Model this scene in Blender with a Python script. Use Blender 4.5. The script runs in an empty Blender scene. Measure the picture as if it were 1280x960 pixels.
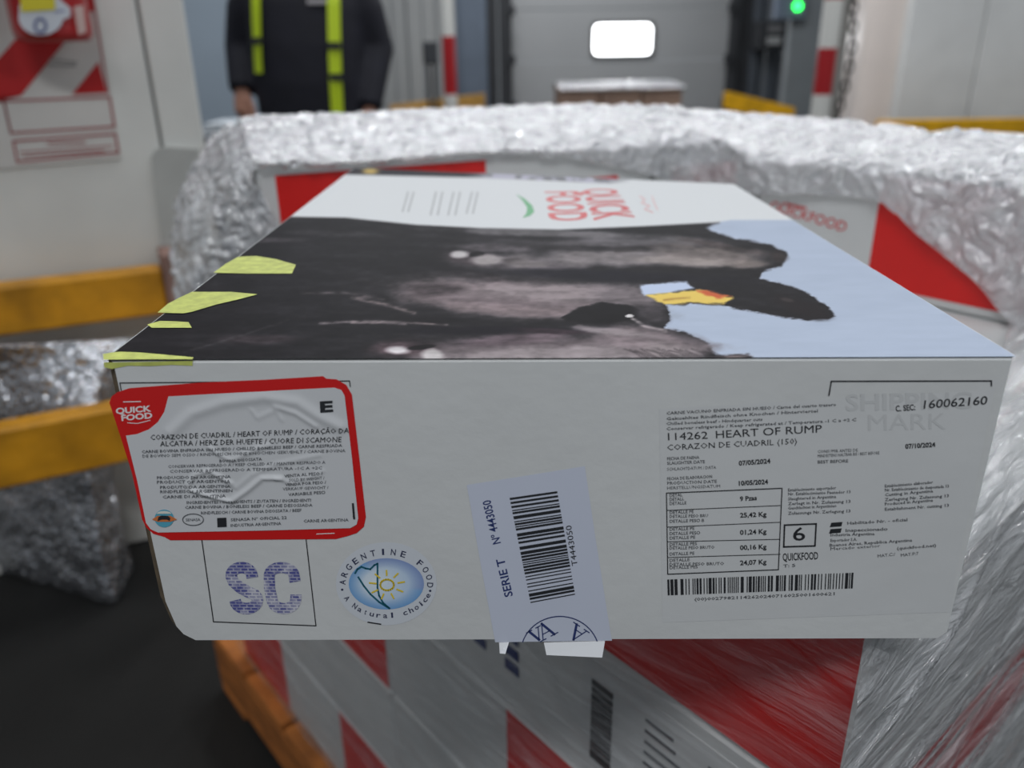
import bpy, bmesh, math, random
import numpy as np
from mathutils import Vector, Matrix
from mathutils.geometry import delaunay_2d_cdt, tessellate_polygon

random.seed(7)
scene = bpy.context.scene
col = scene.collection

# ------------------------------------------------------------------ camera
PITCH, ROLL, FPX, CAM_H = 0.39459, 0.01555, 1012.5, 1.2
_fw = np.array([0, math.cos(PITCH), -math.sin(PITCH)])
_up = np.array([0, math.sin(PITCH), math.cos(PITCH)])
_rt = np.array([1.0, 0, 0])
_R = math.cos(ROLL) * _rt - math.sin(ROLL) * _up
_U = math.sin(ROLL) * _rt + math.cos(ROLL) * _up
_C = np.array([0, 0, CAM_H])
cam_d = bpy.data.cameras.new('camera')
cam = bpy.data.objects.new('camera', cam_d)
col.objects.link(cam)
cam.matrix_world = Matrix(((_R[0], _U[0], -_fw[0], 0), (_R[1], _U[1], -_fw[1], 0),
                           (_R[2], _U[2], -_fw[2], CAM_H), (0, 0, 0, 1)))
cam_d.sensor_width = 36
cam_d.lens = 36 * FPX / 1280
cam_d.clip_start = 0.01
cam_d.dof.use_dof = True
cam_d.dof.focus_distance = 0.43
cam_d.dof.aperture_fstop = 5.6
scene.camera = cam

# ------------------------------------------------------------------ world, lamps, exposure
w = bpy.data.worlds.new('world')
scene.world = w
w.use_nodes = True
w.node_tree.nodes['Background'].inputs[0].default_value = (0.86, 0.93, 1.0, 1)
w.node_tree.nodes['Background'].inputs[1].default_value = 0.25


def ceiling_lamp(x, y, z, sx, sy, power):
    d = bpy.data.lights.new('ceiling_lamp', 'AREA')
    d.shape = 'RECTANGLE'
    d.size, d.size_y, d.energy = sx, sy, power
    d.color = (0.97, 0.985, 1.0)
    o = bpy.data.objects.new('ceiling_lamp', d)
    col.objects.link(o)
    o.location = (x, y, z)


ceiling_lamp(-0.9, 2.3, 3.6, 0.13, 1.3, 15)
ceiling_lamp(1.1, 2.3, 3.6, 0.13, 1.3, 17)
ceiling_lamp(-0.9, 5.2, 3.6, 0.13, 1.3, 36)
ceiling_lamp(1.3, 5.2, 3.6, 0.13, 1.3, 36)
ceiling_lamp(0.3, 8.2, 3.6, 1.3, 0.25, 45)
ceiling_lamp(2.6, 3.6, 3.4, 0.13, 1.3, 30)
ceiling_lamp(0.0, -1.2, 3.2, 1.3, 0.5, 45)
for lx, ly in ((-2.4, 0.6), (2.3, 0.8), (-0.2, 1.6), (-2.2, 3.6), (0.2, 3.7)):  # extra unseen small lamps, added to give glints on the film
    ceiling_lamp(lx, ly, 3.5, 0.07, 0.6, 7)

vs = scene.view_settings
vs.view_transform = 'Standard'
vs.look = 'None'
vs.gamma = 1.0
vs.use_curve_mapping = False
vs.exposure = 0.0


# ------------------------------------------------------------------ measuring helpers (pixel of the photo -> point in the place)
def ray(x, y):
    return _fw + (x - 640) / FPX * _R - (y - 480) / FPX * _U


def hitz(x, y, z):
    d = ray(x, y)
    return _C + d * ((z - CAM_H) / d[2])


def hitp(x, y, P, n):
    d = ray(x, y)
    P, n = np.array(P, float), np.array(n, float)
    return _C + d * (((P - _C) @ n) / (d @ n))


def aty(x, y, Y):
    d = ray(x, y)
    return _C + d * (Y / d[1])


def proj(P):
    p = np.asarray(P, float) - _C
    c = p @ _fw
    return 640 + FPX * (p @ _R) / c, 480 - FPX * (p @ _U) / c


# ------------------------------------------------------------------ numpy noise
def _hash(i, j, k):
    n = (i * 73856093) ^ (j * 19349663) ^ (k * 83492791)
    n = (n ^ (n >> 13)) * 1274126177
    return ((n ^ (n >> 16)) & 0xffff) / 65535.0


def vnoise(p):
    p = np.asarray(p, float)
    f = np.floor(p).astype(np.int64)
    t = p - f
    t = t * t * (3 - 2 * t)
    r = 0
    for a in (0, 1):
        for b in (0, 1):
            for c in (0, 1):
                wgt = (t[:, 0] if a else 1 - t[:, 0]) * (t[:, 1] if b else 1 - t[:, 1]) * (t[:, 2] if c else 1 - t[:, 2])
                r = r + wgt * _hash(f[:, 0] + a, f[:, 1] + b, f[:, 2] + c)
    return r * 2 - 1


def fbm(p, octv=4):
    r, a = 0, 1.0
    p = np.asarray(p, float)
    for o in range(octv):
        r = r + a * vnoise(p * (2.03 ** o) + 17.3 * o)
        a *= 0.5
    return r


# ------------------------------------------------------------------ materials
def lin(c):
    c = np.asarray(c, float) / 255.0
    return np.where(c <= 0.04045, c / 12.92, ((c + 0.055) / 1.055) ** 2.4)


MATS = {}


def mat(name, rgb, rough=0.5, metal=0.0, noise=0.0, nscale=20.0, bump=0.0, bscale=60.0, coat=0.0, spec=0.5, stretch=None, emit=0.0):
    if name in MATS:
        return MATS[name]
    m = bpy.data.materials.new(name)
    m.use_nodes = True
    nt = m.node_tree
    b = nt.nodes['Principled BSDF']
    c = lin(rgb)
    b.inputs['Base Color'].default_value = (*c, 1)
    b.inputs['Roughness'].default_value = rough
    b.inputs['Metallic'].default_value = metal
    b.inputs['Specular IOR Level'].default_value = spec
    if coat:
        b.inputs['Coat Weight'].default_value = coat
        b.inputs['Coat Roughness'].default_value = 0.15
    if emit:
        b.inputs['Emission Color'].default_value = (*c, 1)
        b.inputs['Emission Strength'].default_value = emit
    if noise or bump:
        tc = nt.nodes.new('ShaderNodeTexCoord')
        mp = nt.nodes.new('ShaderNodeMapping')
        nt.links.new(tc.outputs['Object'], mp.inputs[0])
        if stretch:
            mp.inputs['Scale'].default_value = stretch
    if noise:
        n = nt.nodes.new('ShaderNodeTexNoise')
        n.inputs['Scale'].default_value = nscale
        n.inputs['Detail'].default_value = 6
        nt.links.new(mp.outputs[0], n.inputs['Vector'])
        r = nt.nodes.new('ShaderNodeValToRGB')
        r.color_ramp.elements[0].position = 0.3
        r.color_ramp.elements[1].position = 0.7
        r.color_ramp.elements[0].color = (*(c * (1 - noise)), 1)
        r.color_ramp.elements[1].color = (*np.minimum(c * (1 + noise * 0.6), 1), 1)
        nt.links.new(n.outputs['Fac'], r.inputs[0])
        nt.links.new(r.outputs[0], b.inputs['Base Color'])
    if bump:
        n2 = nt.nodes.new('ShaderNodeTexNoise')
        n2.inputs['Scale'].default_value = bscale
        n2.inputs['Detail'].default_value = 5
        nt.links.new(mp.outputs[0], n2.inputs['Vector'])
        bp = nt.nodes.new('ShaderNodeBump')
        bp.inputs['Strength'].default_value = bump
        bp.inputs['Distance'].default_value = 0.01
        nt.links.new(n2.outputs['Fac'], bp.inputs['Height'])
        nt.links.new(bp.outputs[0], b.inputs['Normal'])
    MATS[name] = m
    return m


def vcol_mat(name, rough=0.4, coat=0.0, spec=0.5):
    m = bpy.data.materials.new(name)
    m.use_nodes = True
    nt = m.node_tree
    b = nt.nodes['Principled BSDF']
    a = nt.nodes.new('ShaderNodeAttribute')
    a.attribute_name = 'Col'
    nt.links.new(a.outputs['Color'], b.inputs['Base Color'])
    b.inputs['Roughness'].default_value = rough
    b.inputs['Specular IOR Level'].default_value = spec
    if coat:
        b.inputs['Coat Weight'].default_value = coat
        b.inputs['Coat Roughness'].default_value = 0.2
    MATS[name] = m
    return m


def film_mat(name, transp, rough, bscale, bstr, stretch=(1, 1, 1), rot=(0, 0, 0), tint=(225, 228, 232), swing=0.2, gloss=0.1, refl=0.12):
    """clear stretch film: partly see-through, partly milky, very glossy and wrinkled"""
    m = bpy.data.materials.new(name)
    m.use_nodes = True
    nt = m.node_tree
    b = nt.nodes['Principled BSDF']
    out = nt.nodes['Material Output']
    b.inputs['Base Color'].default_value = (*lin(tint), 1)
    b.inputs['Roughness'].default_value = rough
    b.inputs['Specular IOR Level'].default_value = 0.3
    tc = nt.nodes.new('ShaderNodeTexCoord')
    mp0 = nt.nodes.new('ShaderNodeMapping')
    mp0.inputs['Rotation'].default_value = rot
    mp = nt.nodes.new('ShaderNodeMapping')
    mp.inputs['Scale'].default_value = stretch
    nt.links.new(tc.outputs['Object'], mp0.inputs[0])
    nt.links.new(mp0.outputs[0], mp.inputs[0])
    n = nt.nodes.new('ShaderNodeTexNoise')
    n.inputs['Scale'].default_value = bscale
    n.inputs['Detail'].default_value = 7
    n.inputs['Distortion'].default_value = 1.2
    nt.links.new(mp.outputs[0], n.inputs['Vector'])
    bp = nt.nodes.new('ShaderNodeBump')
    bp.inputs['Strength'].default_value = bstr
    bp.inputs['Distance'].default_value = 0.012
    nt.links.new(n.outputs['Fac'], bp.inputs['Height'])
    nt.links.new(bp.outputs[0], b.inputs['Normal'])
    gl = nt.nodes.new('ShaderNodeBsdfGlossy')
    gl.inputs['Roughness'].default_value = gloss
    gl.inputs['Color'].default_value = (1, 1, 1, 1)
    nt.links.new(bp.outputs[0], gl.inputs['Normal'])
    mixg = nt.nodes.new('ShaderNodeMixShader')
    tr = nt.nodes.new('ShaderNodeBsdfTransparent')
    mix = nt.nodes.new('ShaderNodeMixShader')
    n2 = nt.nodes.new('ShaderNodeTexNoise')
    n2.inputs['Scale'].default_value = bscale * 0.6
    n2.inputs['Detail'].default_value = 4
    nt.links.new(mp.outputs[0], n2.inputs['Vector'])
    rmp = nt.nodes.new('ShaderNodeMapRange')
    rmp.inputs['From Min'].default_value = 0.3
    rmp.inputs['From Max'].default_value = 0.7
    rmp.inputs['To Min'].default_value = max(0, transp - swing)
    rmp.inputs['To Max'].default_value = min(1, transp + swing)
    nt.links.new(n2.outputs['Fac'], rmp.inputs['Value'])
    nt.links.new(rmp.outputs[0], mix.inputs[0])
    nt.links.new(b.outputs[0], mix.inputs[1])
    nt.links.new(tr.outputs[0], mix.inputs[2])
    mixg.inputs[0].default_value = refl
    nt.links.new(mix.outputs[0], mixg.inputs[1])
    nt.links.new(gl.outputs[0], mixg.inputs[2])
    nt.links.new(mixg.outputs[0], out.inputs[0])
    MATS[name] = m
    return m


M_WHITE = mat('carton_white', (206, 208, 208), 0.55, noise=0.05, nscale=9, bump=0.04, bscale=90)
M_KRAFT = mat('kraft_edge', (96, 82, 62), 0.9, noise=0.4, nscale=120)
M_BLACK = mat('black_ink', (38, 40, 44), 0.5)
M_GREYINK = mat('grey_ink', (92, 95, 100), 0.5)
M_PALEINK = mat('pale_grey_ink', (194, 196, 197), 0.5)
M_BLUEINK = mat('blue_ink', (44, 58, 110), 0.5)
M_NAVYINK = mat('navy_ink', (50, 56, 84), 0.5)
M_RED = mat('carton_red', (214, 22, 18), 0.45, noise=0.06, nscale=14)
M_LABELRED = mat('label_red', (206, 30, 30), 0.3, coat=0.3)
M_LABELWHITE = mat('label_white', (206, 208, 211), 0.3, coat=0.25)
M_SEAL = mat('seal_paper', (200, 206, 222), 0.35, noise=0.02)
M_SHIP = mat('shipping_label', (205, 207, 208), 0.38, noise=0.02, bump=0.05, bscale=30)
M_YTAPE = mat('yellow_print', (192, 200, 104), 0.6, noise=0.22, nscale=170)
M_FLAP = mat('torn_flap', (226, 228, 232), 0.25, coat=0.4)
M_YELLOW = mat('yellow_paint', (226, 170, 18), 0.42, noise=0.25, nscale=7, bump=0.15, bscale=30)
M_YELLOW_WORN = mat('worn_yellow_paint', (214, 150, 26), 0.5, noise=0.45, nscale=9, bump=0.2, bscale=30)
M_WOOD = mat('orange_pallet_wood', (176, 106, 46), 0.8, noise=0.4, nscale=14, bump=0.3, bscale=40, stretch=(1, 1, 4))
M_WALLW = mat('painted_panel', (222, 223, 219), 0.5, noise=0.10, nscale=3.5, bump=0.05, bscale=20)
M_FLOOR = mat('dark_floor', (15, 15, 14), 0.75, noise=0.5, nscale=5, bump=0.25, bscale=40)


# ------------------------------------------------------------------ mesh builder
class MB:
    def __init__(self):
        self.v, self.f, self.mi = [], [], []

    def add(self, verts, faces, mi=0):
        o = len(self.v)
        self.v += [tuple(float(q) for q in p) for p in verts]
        self.f += [tuple(i + o for i in f) for f in faces]
        self.mi += [mi] * len(faces)
        return self

    def box(self, lo, hi, mi=0):
        x0, y0, z0 = lo
        x1, y1, z1 = hi
        vs_ = [(x0, y0, z0), (x1, y0, z0), (x1, y1, z0), (x0, y1, z0), (x0, y0, z1), (x1, y0, z1), (x1, y1, z1), (x0, y1, z1)]
        return self.add(vs_, [(0, 3, 2, 1), (4, 5, 6, 7), (0, 1, 5, 4), (1, 2, 6, 5), (2, 3, 7, 6), (3, 0, 4, 7)], mi)

    def obox(self, P, a, b, h, mi=0, bev=0.0):
        """box from corner P, edge vectors a (along) and b (depth), heights z0..z1 = h; bev chamfers every edge"""
        P, a, b = np.array(P, float), np.array(a, float), np.array(b, float)
        la, lb = np.linalg.norm(a), np.linalg.norm(b)
        ua, ub = a / la, b / lb
        z0, z1 = h
        if not bev:
            pts = []
            for z in (z0, z1):
                for q in (P, P + a, P + a + b, P + b):
                    pts.append((q[0], q[1], z))
            fc = [(0, 3, 2, 1), (4, 5, 6, 7), (0, 1, 5, 4), (1, 2, 6, 5), (2, 3, 7, 6), (3, 0, 4, 7)]
            if a[0] * b[1] - a[1] * b[0] < 0:
                fc = [f[::-1] for f in fc]
            return self.add(pts, fc, mi)
        e = bev
        ring = [(e, 0), (la - e, 0), (la, e), (la, lb - e), (la - e, lb), (e, lb), (0, lb - e), (0, e)]
        ring_in = [(e, e), (la - e, e), (la - e, e), (la - e, lb - e), (la - e, lb - e), (e, lb - e), (e, lb - e), (e, e)]
        pts = []
        for rg, z in ((ring_in, z0), (ring, z0 + e), (ring, z1 - e), (ring_in, z1)):
            for s, t in rg:
                q = P + ua * s + ub * t
                pts.append((q[0], q[1], z))
        fc = []
        for r in range(3):
            for i in range(8):
                j = (i + 1) % 8
                fc.append((r * 8 + i, r * 8 + j, r * 8 + 8 + j, r * 8 + 8 + i))
        fc.append((0, 6, 4, 2)[::1])
        fc.append((24, 26, 28, 30))
        if a[0] * b[1] - a[1] * b[0] < 0:
            fc = [f[::-1] for f in fc]
        return self.add(pts, fc, mi)

    def tube(self, pts, rad, n=10, mi=0, cap=True, sx=1.0, sy=1.0):
        pts = [Vector([float(q) for q in p]) for p in pts]
        if not hasattr(rad, '__len__'):
            rad = [rad] * len(pts)
        vv, ff = [], []
        up = None
        for i, p in enumerate(pts):
            t = (pts[min(i + 1, len(pts) - 1)] - pts[max(i - 1, 0)]).normalized()
            if up is None:
                up = Vector((0, 1, 0)) if abs(t.y) < 0.9 else Vector((1, 0, 0))
            s = t.cross(up).normalized()
            u2 = s.cross(t).normalized()
            up = u2
            for k in range(n):
                a = 2 * math.pi * k / n
                vv.append(p + s * (math.cos(a) * rad[i] * sx) + u2 * (math.sin(a) * rad[i] * sy))
        for i in range(len(pts) - 1):
            for k in range(n):
                k2 = (k + 1) % n
                ff.append((i * n + k, i * n + k2, (i + 1) * n + k2, (i + 1) * n + k))
        if cap:
            ff.append(tuple(range(n))[::-1])
            ff.append(tuple((len(pts) - 1) * n + k for k in range(n)))
        return self.add(vv, ff, mi)

    def ellipsoid(self, c, r, nu=14, nv=9, mi=0):
        vv, ff = [], []
        for j in range(nv + 1):
            ph = math.pi * j / nv
            for i in range(nu):
                th = 2 * math.pi * i / nu
                vv.append((c[0] + r[0] * math.sin(ph) * math.cos(th), c[1] + r[1] * math.sin(ph) * math.sin(th), c[2] - r[2] * math.cos(ph)))
        for j in range(nv):
            for i in range(nu):
                i2 = (i + 1) % nu
                ff.append((j * nu + i, j * nu + i2, (j + 1) * nu + i2, (j + 1) * nu + i))
        return self.add(vv, ff, mi)

    def lathe(self, c, prof, n=20, mi=0):
        """prof: list of (radius, z) around the vertical axis through c"""
        vv, ff = [], []
        for r, z in prof:
            for k in range(n):
                a = 2 * math.pi * k / n
                vv.append((c[0] + r * math.cos(a), c[1] + r * math.sin(a), c[2] + z))
        for j in range(len(prof) - 1):
            for k in range(n):
                k2 = (k + 1) % n
                ff.append((j * n + k, j * n + k2, (j + 1) * n + k2, (j + 1) * n + k))
        ff.append(tuple(range(n))[::-1])
        ff.append(tuple((len(prof) - 1) * n + k for k in range(n)))
        return self.add(vv, ff, mi)


ORIG = {}


def empty(name, loc):
    o = bpy.data.objects.new(name, None)
    col.objects.link(o)
    o.location = [float(q) for q in loc]
    o.empty_display_size = 0.05
    ORIG[o.name] = np.array(loc, float)
    return o


def build(name, mb, m, parent=None, smooth=False, origin=None, colors=None):
    """one mesh object; vertices are given in world coordinates"""
    if isinstance(mb, MB):
        v, f, mi = mb.v, mb.f, mb.mi
    else:
        v, f = mb
        mi = None
    v = np.asarray(v, float)
    if parent is not None:
        o0 = ORIG[parent.name]
    elif origin is not None:
        o0 = np.array(origin, float)
    else:
        lo, hi = v.min(0), v.max(0)
        o0 = np.array([(lo[0] + hi[0]) / 2, (lo[1] + hi[1]) / 2, lo[2]])
    me = bpy.data.meshes.new(name)
    me.from_pydata((v - o0).tolist(), [], [list(map(int, q)) for q in f])
    ms = m if isinstance(m, (list, tuple)) else [m]
    for q in ms:
        me.materials.append(q)
    if mi is not None and len(ms) > 1:
        me.polygons.foreach_set('material_index', mi)
    if smooth:
        me.polygons.foreach_set('use_smooth', [True] * len(me.polygons))
    if colors is not None:
        at = me.color_attributes.new('Col', 'FLOAT_COLOR', 'POINT')
        c4 = np.ones((len(v), 4), np.float32)
        c4[:, :3] = colors
        at.data.foreach_set('color', c4.ravel())
    me.update()
    o = bpy.data.objects.new(name, me)
    col.objects.link(o)
    if parent is not None:
        o.parent = parent
    else:
        o.location = o0
    ORIG[o.name] = o0
    return o


def tag(o, label, cat, group=None, kind=None):
    o['label'] = label
    o['category'] = cat
    if group:
        o['group'] = group
    if kind:
        o['kind'] = kind
    return o


def struct(o, label=None, cat=None):
    o['kind'] = 'structure'
    if label:
        o['label'] = label
        o['category'] = cat
    return o


# ------------------------------------------------------------------ flat print on surfaces
_glyph = {}


def glyph_mesh(txt, bold=0.0, shear=0.0):
    if 'M' in txt or 'W' in txt:
        bold = 0.0
    key = (txt, bold, shear)
    if key in _glyph:
        return _glyph[key]
    cu = bpy.data.curves.new('tmp', 'FONT')
    cu.body = txt
    cu.size = 1
    cu.resolution_u = 3 if len(txt) <= 14 else 1
    cu.fill_mode = 'FRONT'
    cu.offset = bold
    cu.shear = shear
    ob = bpy.data.objects.new('tmp', cu)
    col.objects.link(ob)
    dg = bpy.context.evaluated_depsgraph_get()
    me = ob.evaluated_get(dg).to_mesh()
    v = np.array([tuple(q.co) for q in me.vertices])[:, :2]
    f = [tuple(p.vertices) for p in me.polygons]
    ob.evaluated_get(dg).to_mesh_clear()
    bpy.data.objects.remove(ob)
    bpy.data.curves.remove(cu)
    v[:, 0] -= v[:, 0].min()
    v[:, 0] /= max(v[:, 0].max(), 1e-6)
    v[:, 1] /= 0.69
    _glyph[key] = (v, f)
    return v, f


class Surf:
    """a printed surface: inv(px) -> (a, b) on the surface, pos(a, b, lift) -> world"""

    def __init__(self, inv, pos, flip=False):
        self.inv, self.pos, self.flip = inv, pos, flip

    def pts(self, ab, lift):
        return [self.pos(a, b, lift) for a, b in ab]

    def text(self, mb, txt, p0, p1, h, lift=0.0002, bold=0.0, shear=0.0, mi=0, p2=None):
        v, f = glyph_mesh(txt, bold, shear)
        p0, p1 = np.array(p0, float), np.array(p1, float)
        d = (p1 - p0) / np.linalg.norm(p1 - p0)
        n = np.array([d[1], -d[0]]) * h
        A = np.array(self.inv(*p0))
        E1 = np.array(self.inv(*p1)) - A
        E2 = np.array(self.inv(*(p0 + n if p2 is None else p2))) - A
        ab = A + v[:, :1] * E1 + v[:, 1:] * E2
        mb.add(self.pts(ab, lift), f, mi)

    def line(self, mb, p, q, wpx=1.2, lift=0.0002, mi=0):
        p, q = np.array(p, float), np.array(q, float)
        d = (q - p) / np.linalg.norm(q - p)
        n = np.array([d[1], -d[0]]) * wpx / 2
        e = d * wpx * 0.4
        self.poly(mb, [p + n - e, p - n - e, q - n + e, q + n + e], lift, mi)

    def path(self, mb, pts, wpx=1.2, lift=0.0002, closed=False, mi=0):
        pts = list(pts)
        if closed:
            pts.append(pts[0])
        for a, b in zip(pts[:-1], pts[1:]):
            self.line(mb, a, b, wpx, lift, mi)

    def poly(self, mb, pts, lift=0.0002, mi=0):
        ab = [self.inv(*p) for p in pts]
        tris = tessellate_polygon([[Vector((a, b, 0)) for a, b in ab]])
        f = []
        for t in tris:
            (x0, y0), (x1, y1), (x2, y2) = [ab[i] for i in t]
            if ((x1 - x0) * (y2 - y0) - (x2 - x0) * (y1 - y0) < 0) != self.flip:
                t = t[::-1]
            f.append(tuple(t))
        mb.add(self.pts(ab, lift), f, mi)

    def dense(self, mb, pts, step, lift=0.0002, mi=0):
        """polygon filled with many small triangles, so that it follows the relief of the surface"""
        ab = np.array([self.inv(*p) for p in pts])
        lo, hi = ab.min(0), ab.max(0)
        loop = []
        for i in range(len(ab)):
            a, b = ab[i], ab[(i + 1) % len(ab)]
            n = max(1, int(np.linalg.norm(b - a) / step))
            for k in range(n):
                loop.append(a + (b - a) * k / n)
        inner = []
        P = np.array(loop)

        def inside(q):
            c = False
            j = len(P) - 1
            for i in range(len(P)):
                if (P[i, 1] > q[1]) != (P[j, 1] > q[1]) and q[0] < (P[j, 0] - P[i, 0]) * (q[1] - P[i, 1]) / (P[j, 1] - P[i, 1]) + P[i, 0]:
                    c = not c
                j = i
            return c
        x = lo[0]
        while x < hi[0]:
            y = lo[1]
            while y < hi[1]:
                if inside((x, y)) and np.min(np.sum((P - (x, y)) ** 2, 1)) > (step * 0.5) ** 2:
                    inner.append((x, y))
                y += step
            x += step
        allp = [Vector(q) for q in loop] + [Vector(q) for q in inner]
        n = len(loop)
        r = delaunay_2d_cdt(allp, [(i, (i + 1) % n) for i in range(n)], [list(range(n))], 1, 1e-7)
        vo, fo = r[0], r[2]
        f = []
        for t in fo:
            q = [vo[i] for i in t[:3]]
            s = (q[1].x - q[0].x) * (q[2].y - q[0].y) - (q[2].x - q[0].x) * (q[1].y - q[0].y)
            f.append(tuple(t) if (s > 0) != self.flip else tuple(t)[::-1])
        mb.add(self.pts([(q.x, q.y) for q in vo], lift), f, mi)


def plane_surf(P, e, n_out, relief=None):
    """vertical face through P, horizontal direction e, outward normal n_out"""
    P, e, n = np.array(P, float), np.array(e, float), np.array(n_out, float)

    def inv(x, y):
        h = hitp(x, y, P, n) - P
        return (h @ e, h[2])

    def pos(a, b, lift):
        if relief:
            lift = lift + relief(a, b)
        return P + e * a + np.array([0, 0, b]) + n * lift
    return Surf(inv, pos)


def barcode(surf, mb, TL, TR, BL, BR, seed, n=46, lift=0.0003, across=True):
    """bars spread from the T edge's start to its end (across) or from T down to B"""
    rnd = random.Random(seed)
    TL, TR, BL, BR = [np.array(q, float) for q in (TL, TR, BL, BR)]
    w_ = [rnd.choice((1, 1, 1, 2, 2, 3)) for _ in range(2 * n)]
    tot = sum(w_)
    t = 0
    for i, k in enumerate(w_):
        a, b = t / tot, (t + k) / tot
        t += k
        if i % 2:
            continue
        if across:
            q = [TL + (TR - TL) * a, TL + (TR - TL) * b, BL + (BR - BL) * b, BL + (BR - BL) * a]
        else:
            q = [TL + (BL - TL) * a, TR + (BR - TR) * a, TR + (BR - TR) * b, TL + (BL - TL) * b]
        surf.poly(mb, q, lift)


# ================================================================== THE SETTING
floor = build('floor', MB().box((-7, -2.5, -0.05), (7, 11, 0.0)), M_FLOOR)
struct(floor, 'dark worn concrete warehouse floor', 'floor')

# left wall: insulated panels, running away to the right
RAIL_Z = 0.686
rA, rB = hitz(200, 365, RAIL_Z), hitz(0, 390, RAIL_Z)
WD = (rA - rB)
WD[2] = 0
WD /= np.linalg.norm(WD)                      # along the left wall, away from the viewer
WN = np.array([WD[1], -WD[0], 0])             # out of the wall, into the room
WP = np.array([rA[0], rA[1], 0]) - WN * 0.085  # a point on the wall's face


def on_wall(px, py, off=0.0):
    return hitp(px, py, WP + WN * off, WN)


def wk(px, py):
    return (on_wall(px, py) - WP) @ WD


seam_k = wk(186, 90)
end_k = wk(243, 95)
wl = empty('wall_left', (WP[0], WP[1], 0))
struct(wl, 'off white insulated panel wall on the left of the loading bay', 'wall')
for k0, k1 in ((-1.75, -0.62 + seam_k * 0), (-0.615, seam_k - 0.003), (seam_k + 0.003, end_k)):
    m_ = MB().obox(WP + WD * k0, WD * (k1 - k0), -WN * 0.12, (0, 3.4), bev=0.004)
    build('wall_panel', m_, M_WALLW, wl)

M_BLUEW = mat('blue_grey_wall', (166, 180, 194), 0.5, noise=0.08, nscale=2)
wb = MB()
x0, x1 = aty(150, 75, 5.6)[0], aty(420, 75, 5.6)[0]
wb.box((x0 - 1.5, 5.6, 0), (x1, 5.75, 3.4))
struct(build('wall_back_left', wb, M_BLUEW), 'blue grey wall behind the standing person', 'wall')

M_RIB = mat('light_ribbed_panel', (172, 174, 174), 0.45, noise=0.08, nscale=2)
x0, x1 = aty(400, 75, 8.6)[0], aty(566, 75, 8.6)[0]
wr = empty('wall_back_ribbed', ((x0 + x1) / 2, 8.7, 0))
struct(wr, 'pale grey ribbed panel wall beside the dock door', 'wall')
n_rib = 9
for i in range(n_rib):
    a = x0 + (x1 - x0) * i / n_rib
    b = x0 + (x1 - x0) * (i + 1) / n_rib
    build('wall_panel', MB().obox((a + 0.008, 8.6 + 0.012 * (i % 2), 0), (b - a - 0.016, 0, 0), (0, 0.12, 0), (0, 3.4), bev=0.01), M_RIB, wr)

M_STEELB = mat('blue_grey_steel', (106, 118, 134), 0.45, noise=0.12, nscale=4)
M_RUBBER = mat('black_rubber', (52, 54, 58), 0.6, noise=0.15, nscale=8)
M_DARKRIB = mat('dark_ribbed_steel', (82, 88, 96), 0.45, noise=0.15, nscale=5)
x0, x1 = aty(567, 75, 9.25)[0], aty(609, 75, 9.25)[0]
struct(build('trim_1', MB().obox((x0, 9.25, 0), (x1 - x0, 0, 0), (0, 0.2, 0), (0, 3.4), bev=0.012), M_STEELB), 'blue grey steel column left of the dock door', 'column')
x0, x1 = aty(608, 75, 9.35)[0], aty(640, 75, 9.35)[0]
tr2 = MB()
tr2.obox((x0, 9.4, 0), ((x1 - x0) * 0.45, 0, 0), (0, 0.12, 0), (0, 3.4), bev=0.01)
tr2.obox((x0 + (x1 - x0) * 0.5, 9.35, 0), ((x1 - x0) * 0.5, 0, 0), (0, 0.15, 0), (0, 3.4), bev=0.01)
for z in (0.55, 1.02, 1.5, 2.0):
    tr2.obox((x1 - 0.03, 9.31, z), (0.07, 0, 0), (0, 0.05, 0), (z, z + 0.1), bev=0.008)
struct(build('trim_2', tr2, M_RUBBER), 'black door track with hinge brackets left of the dock door', 'door track')

# sectional dock door
M_DOOR = mat('dock_door_grey', (172, 174, 176), 0.38, noise=0.04, nscale=2)
dx0, dx1 = aty(640, 75, 9.5)[0], aty(922, 75, 9.5)[0]
door = empty('door_1', ((dx0 + dx1) / 2, 9.5, 0))
struct(door, 'grey sectional dock door with a bright window', 'door')
wa, wc = aty(742, 30, 9.5), aty(814, 68, 9.5)
wx0, wx1, wz0, wz1 = wa[0], wc[0], wc[2], wa[2]
zs = [0, 0.53, 1.045, 1.56, 2.08, 2.6]
for z0, z1 in zip(zs[:-1], zs[1:]):
    if z0 < wz0 and z1 > wz1:
        m_ = MB()
        m_.box((dx0, 9.5, z0 + 0.004), (wx0, 9.56, z1 - 0.004))
        m_.box((wx1, 9.5, z0 + 0.004), (dx1, 9.56, z1 - 0.004))
        m_.box((wx0, 9.5, z0 + 0.004), (wx1, 9.56, wz0))
        m_.box((wx0, 9.5, wz1), (wx1, 9.56, z1 - 0.004))
    else:
        m_ = MB().obox((dx0, 9.5, 0), (dx1 - dx0, 0, 0), (0, 0.06, 0), (z0 + 0.004, z1 - 0.004), bev=0.006)
    build('door_panel', m_, M_DOOR, door)
fr = MB()
t = 0.028


def rounded(cx, cz, hw, hh, r, n=5):
    pts = []
    for sx, sz, a0 in ((1, 1, 0), (-1, 1, 90), (-1, -1, 180), (1, -1, 270)):
        for i in range(n + 1):
            a = math.radians(a0 + 90 * i / n)
            pts.append((cx + sx * (hw - r) + r * math.cos(a), cz + sz * (hh - r) + r * math.sin(a)))
    return pts


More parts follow.
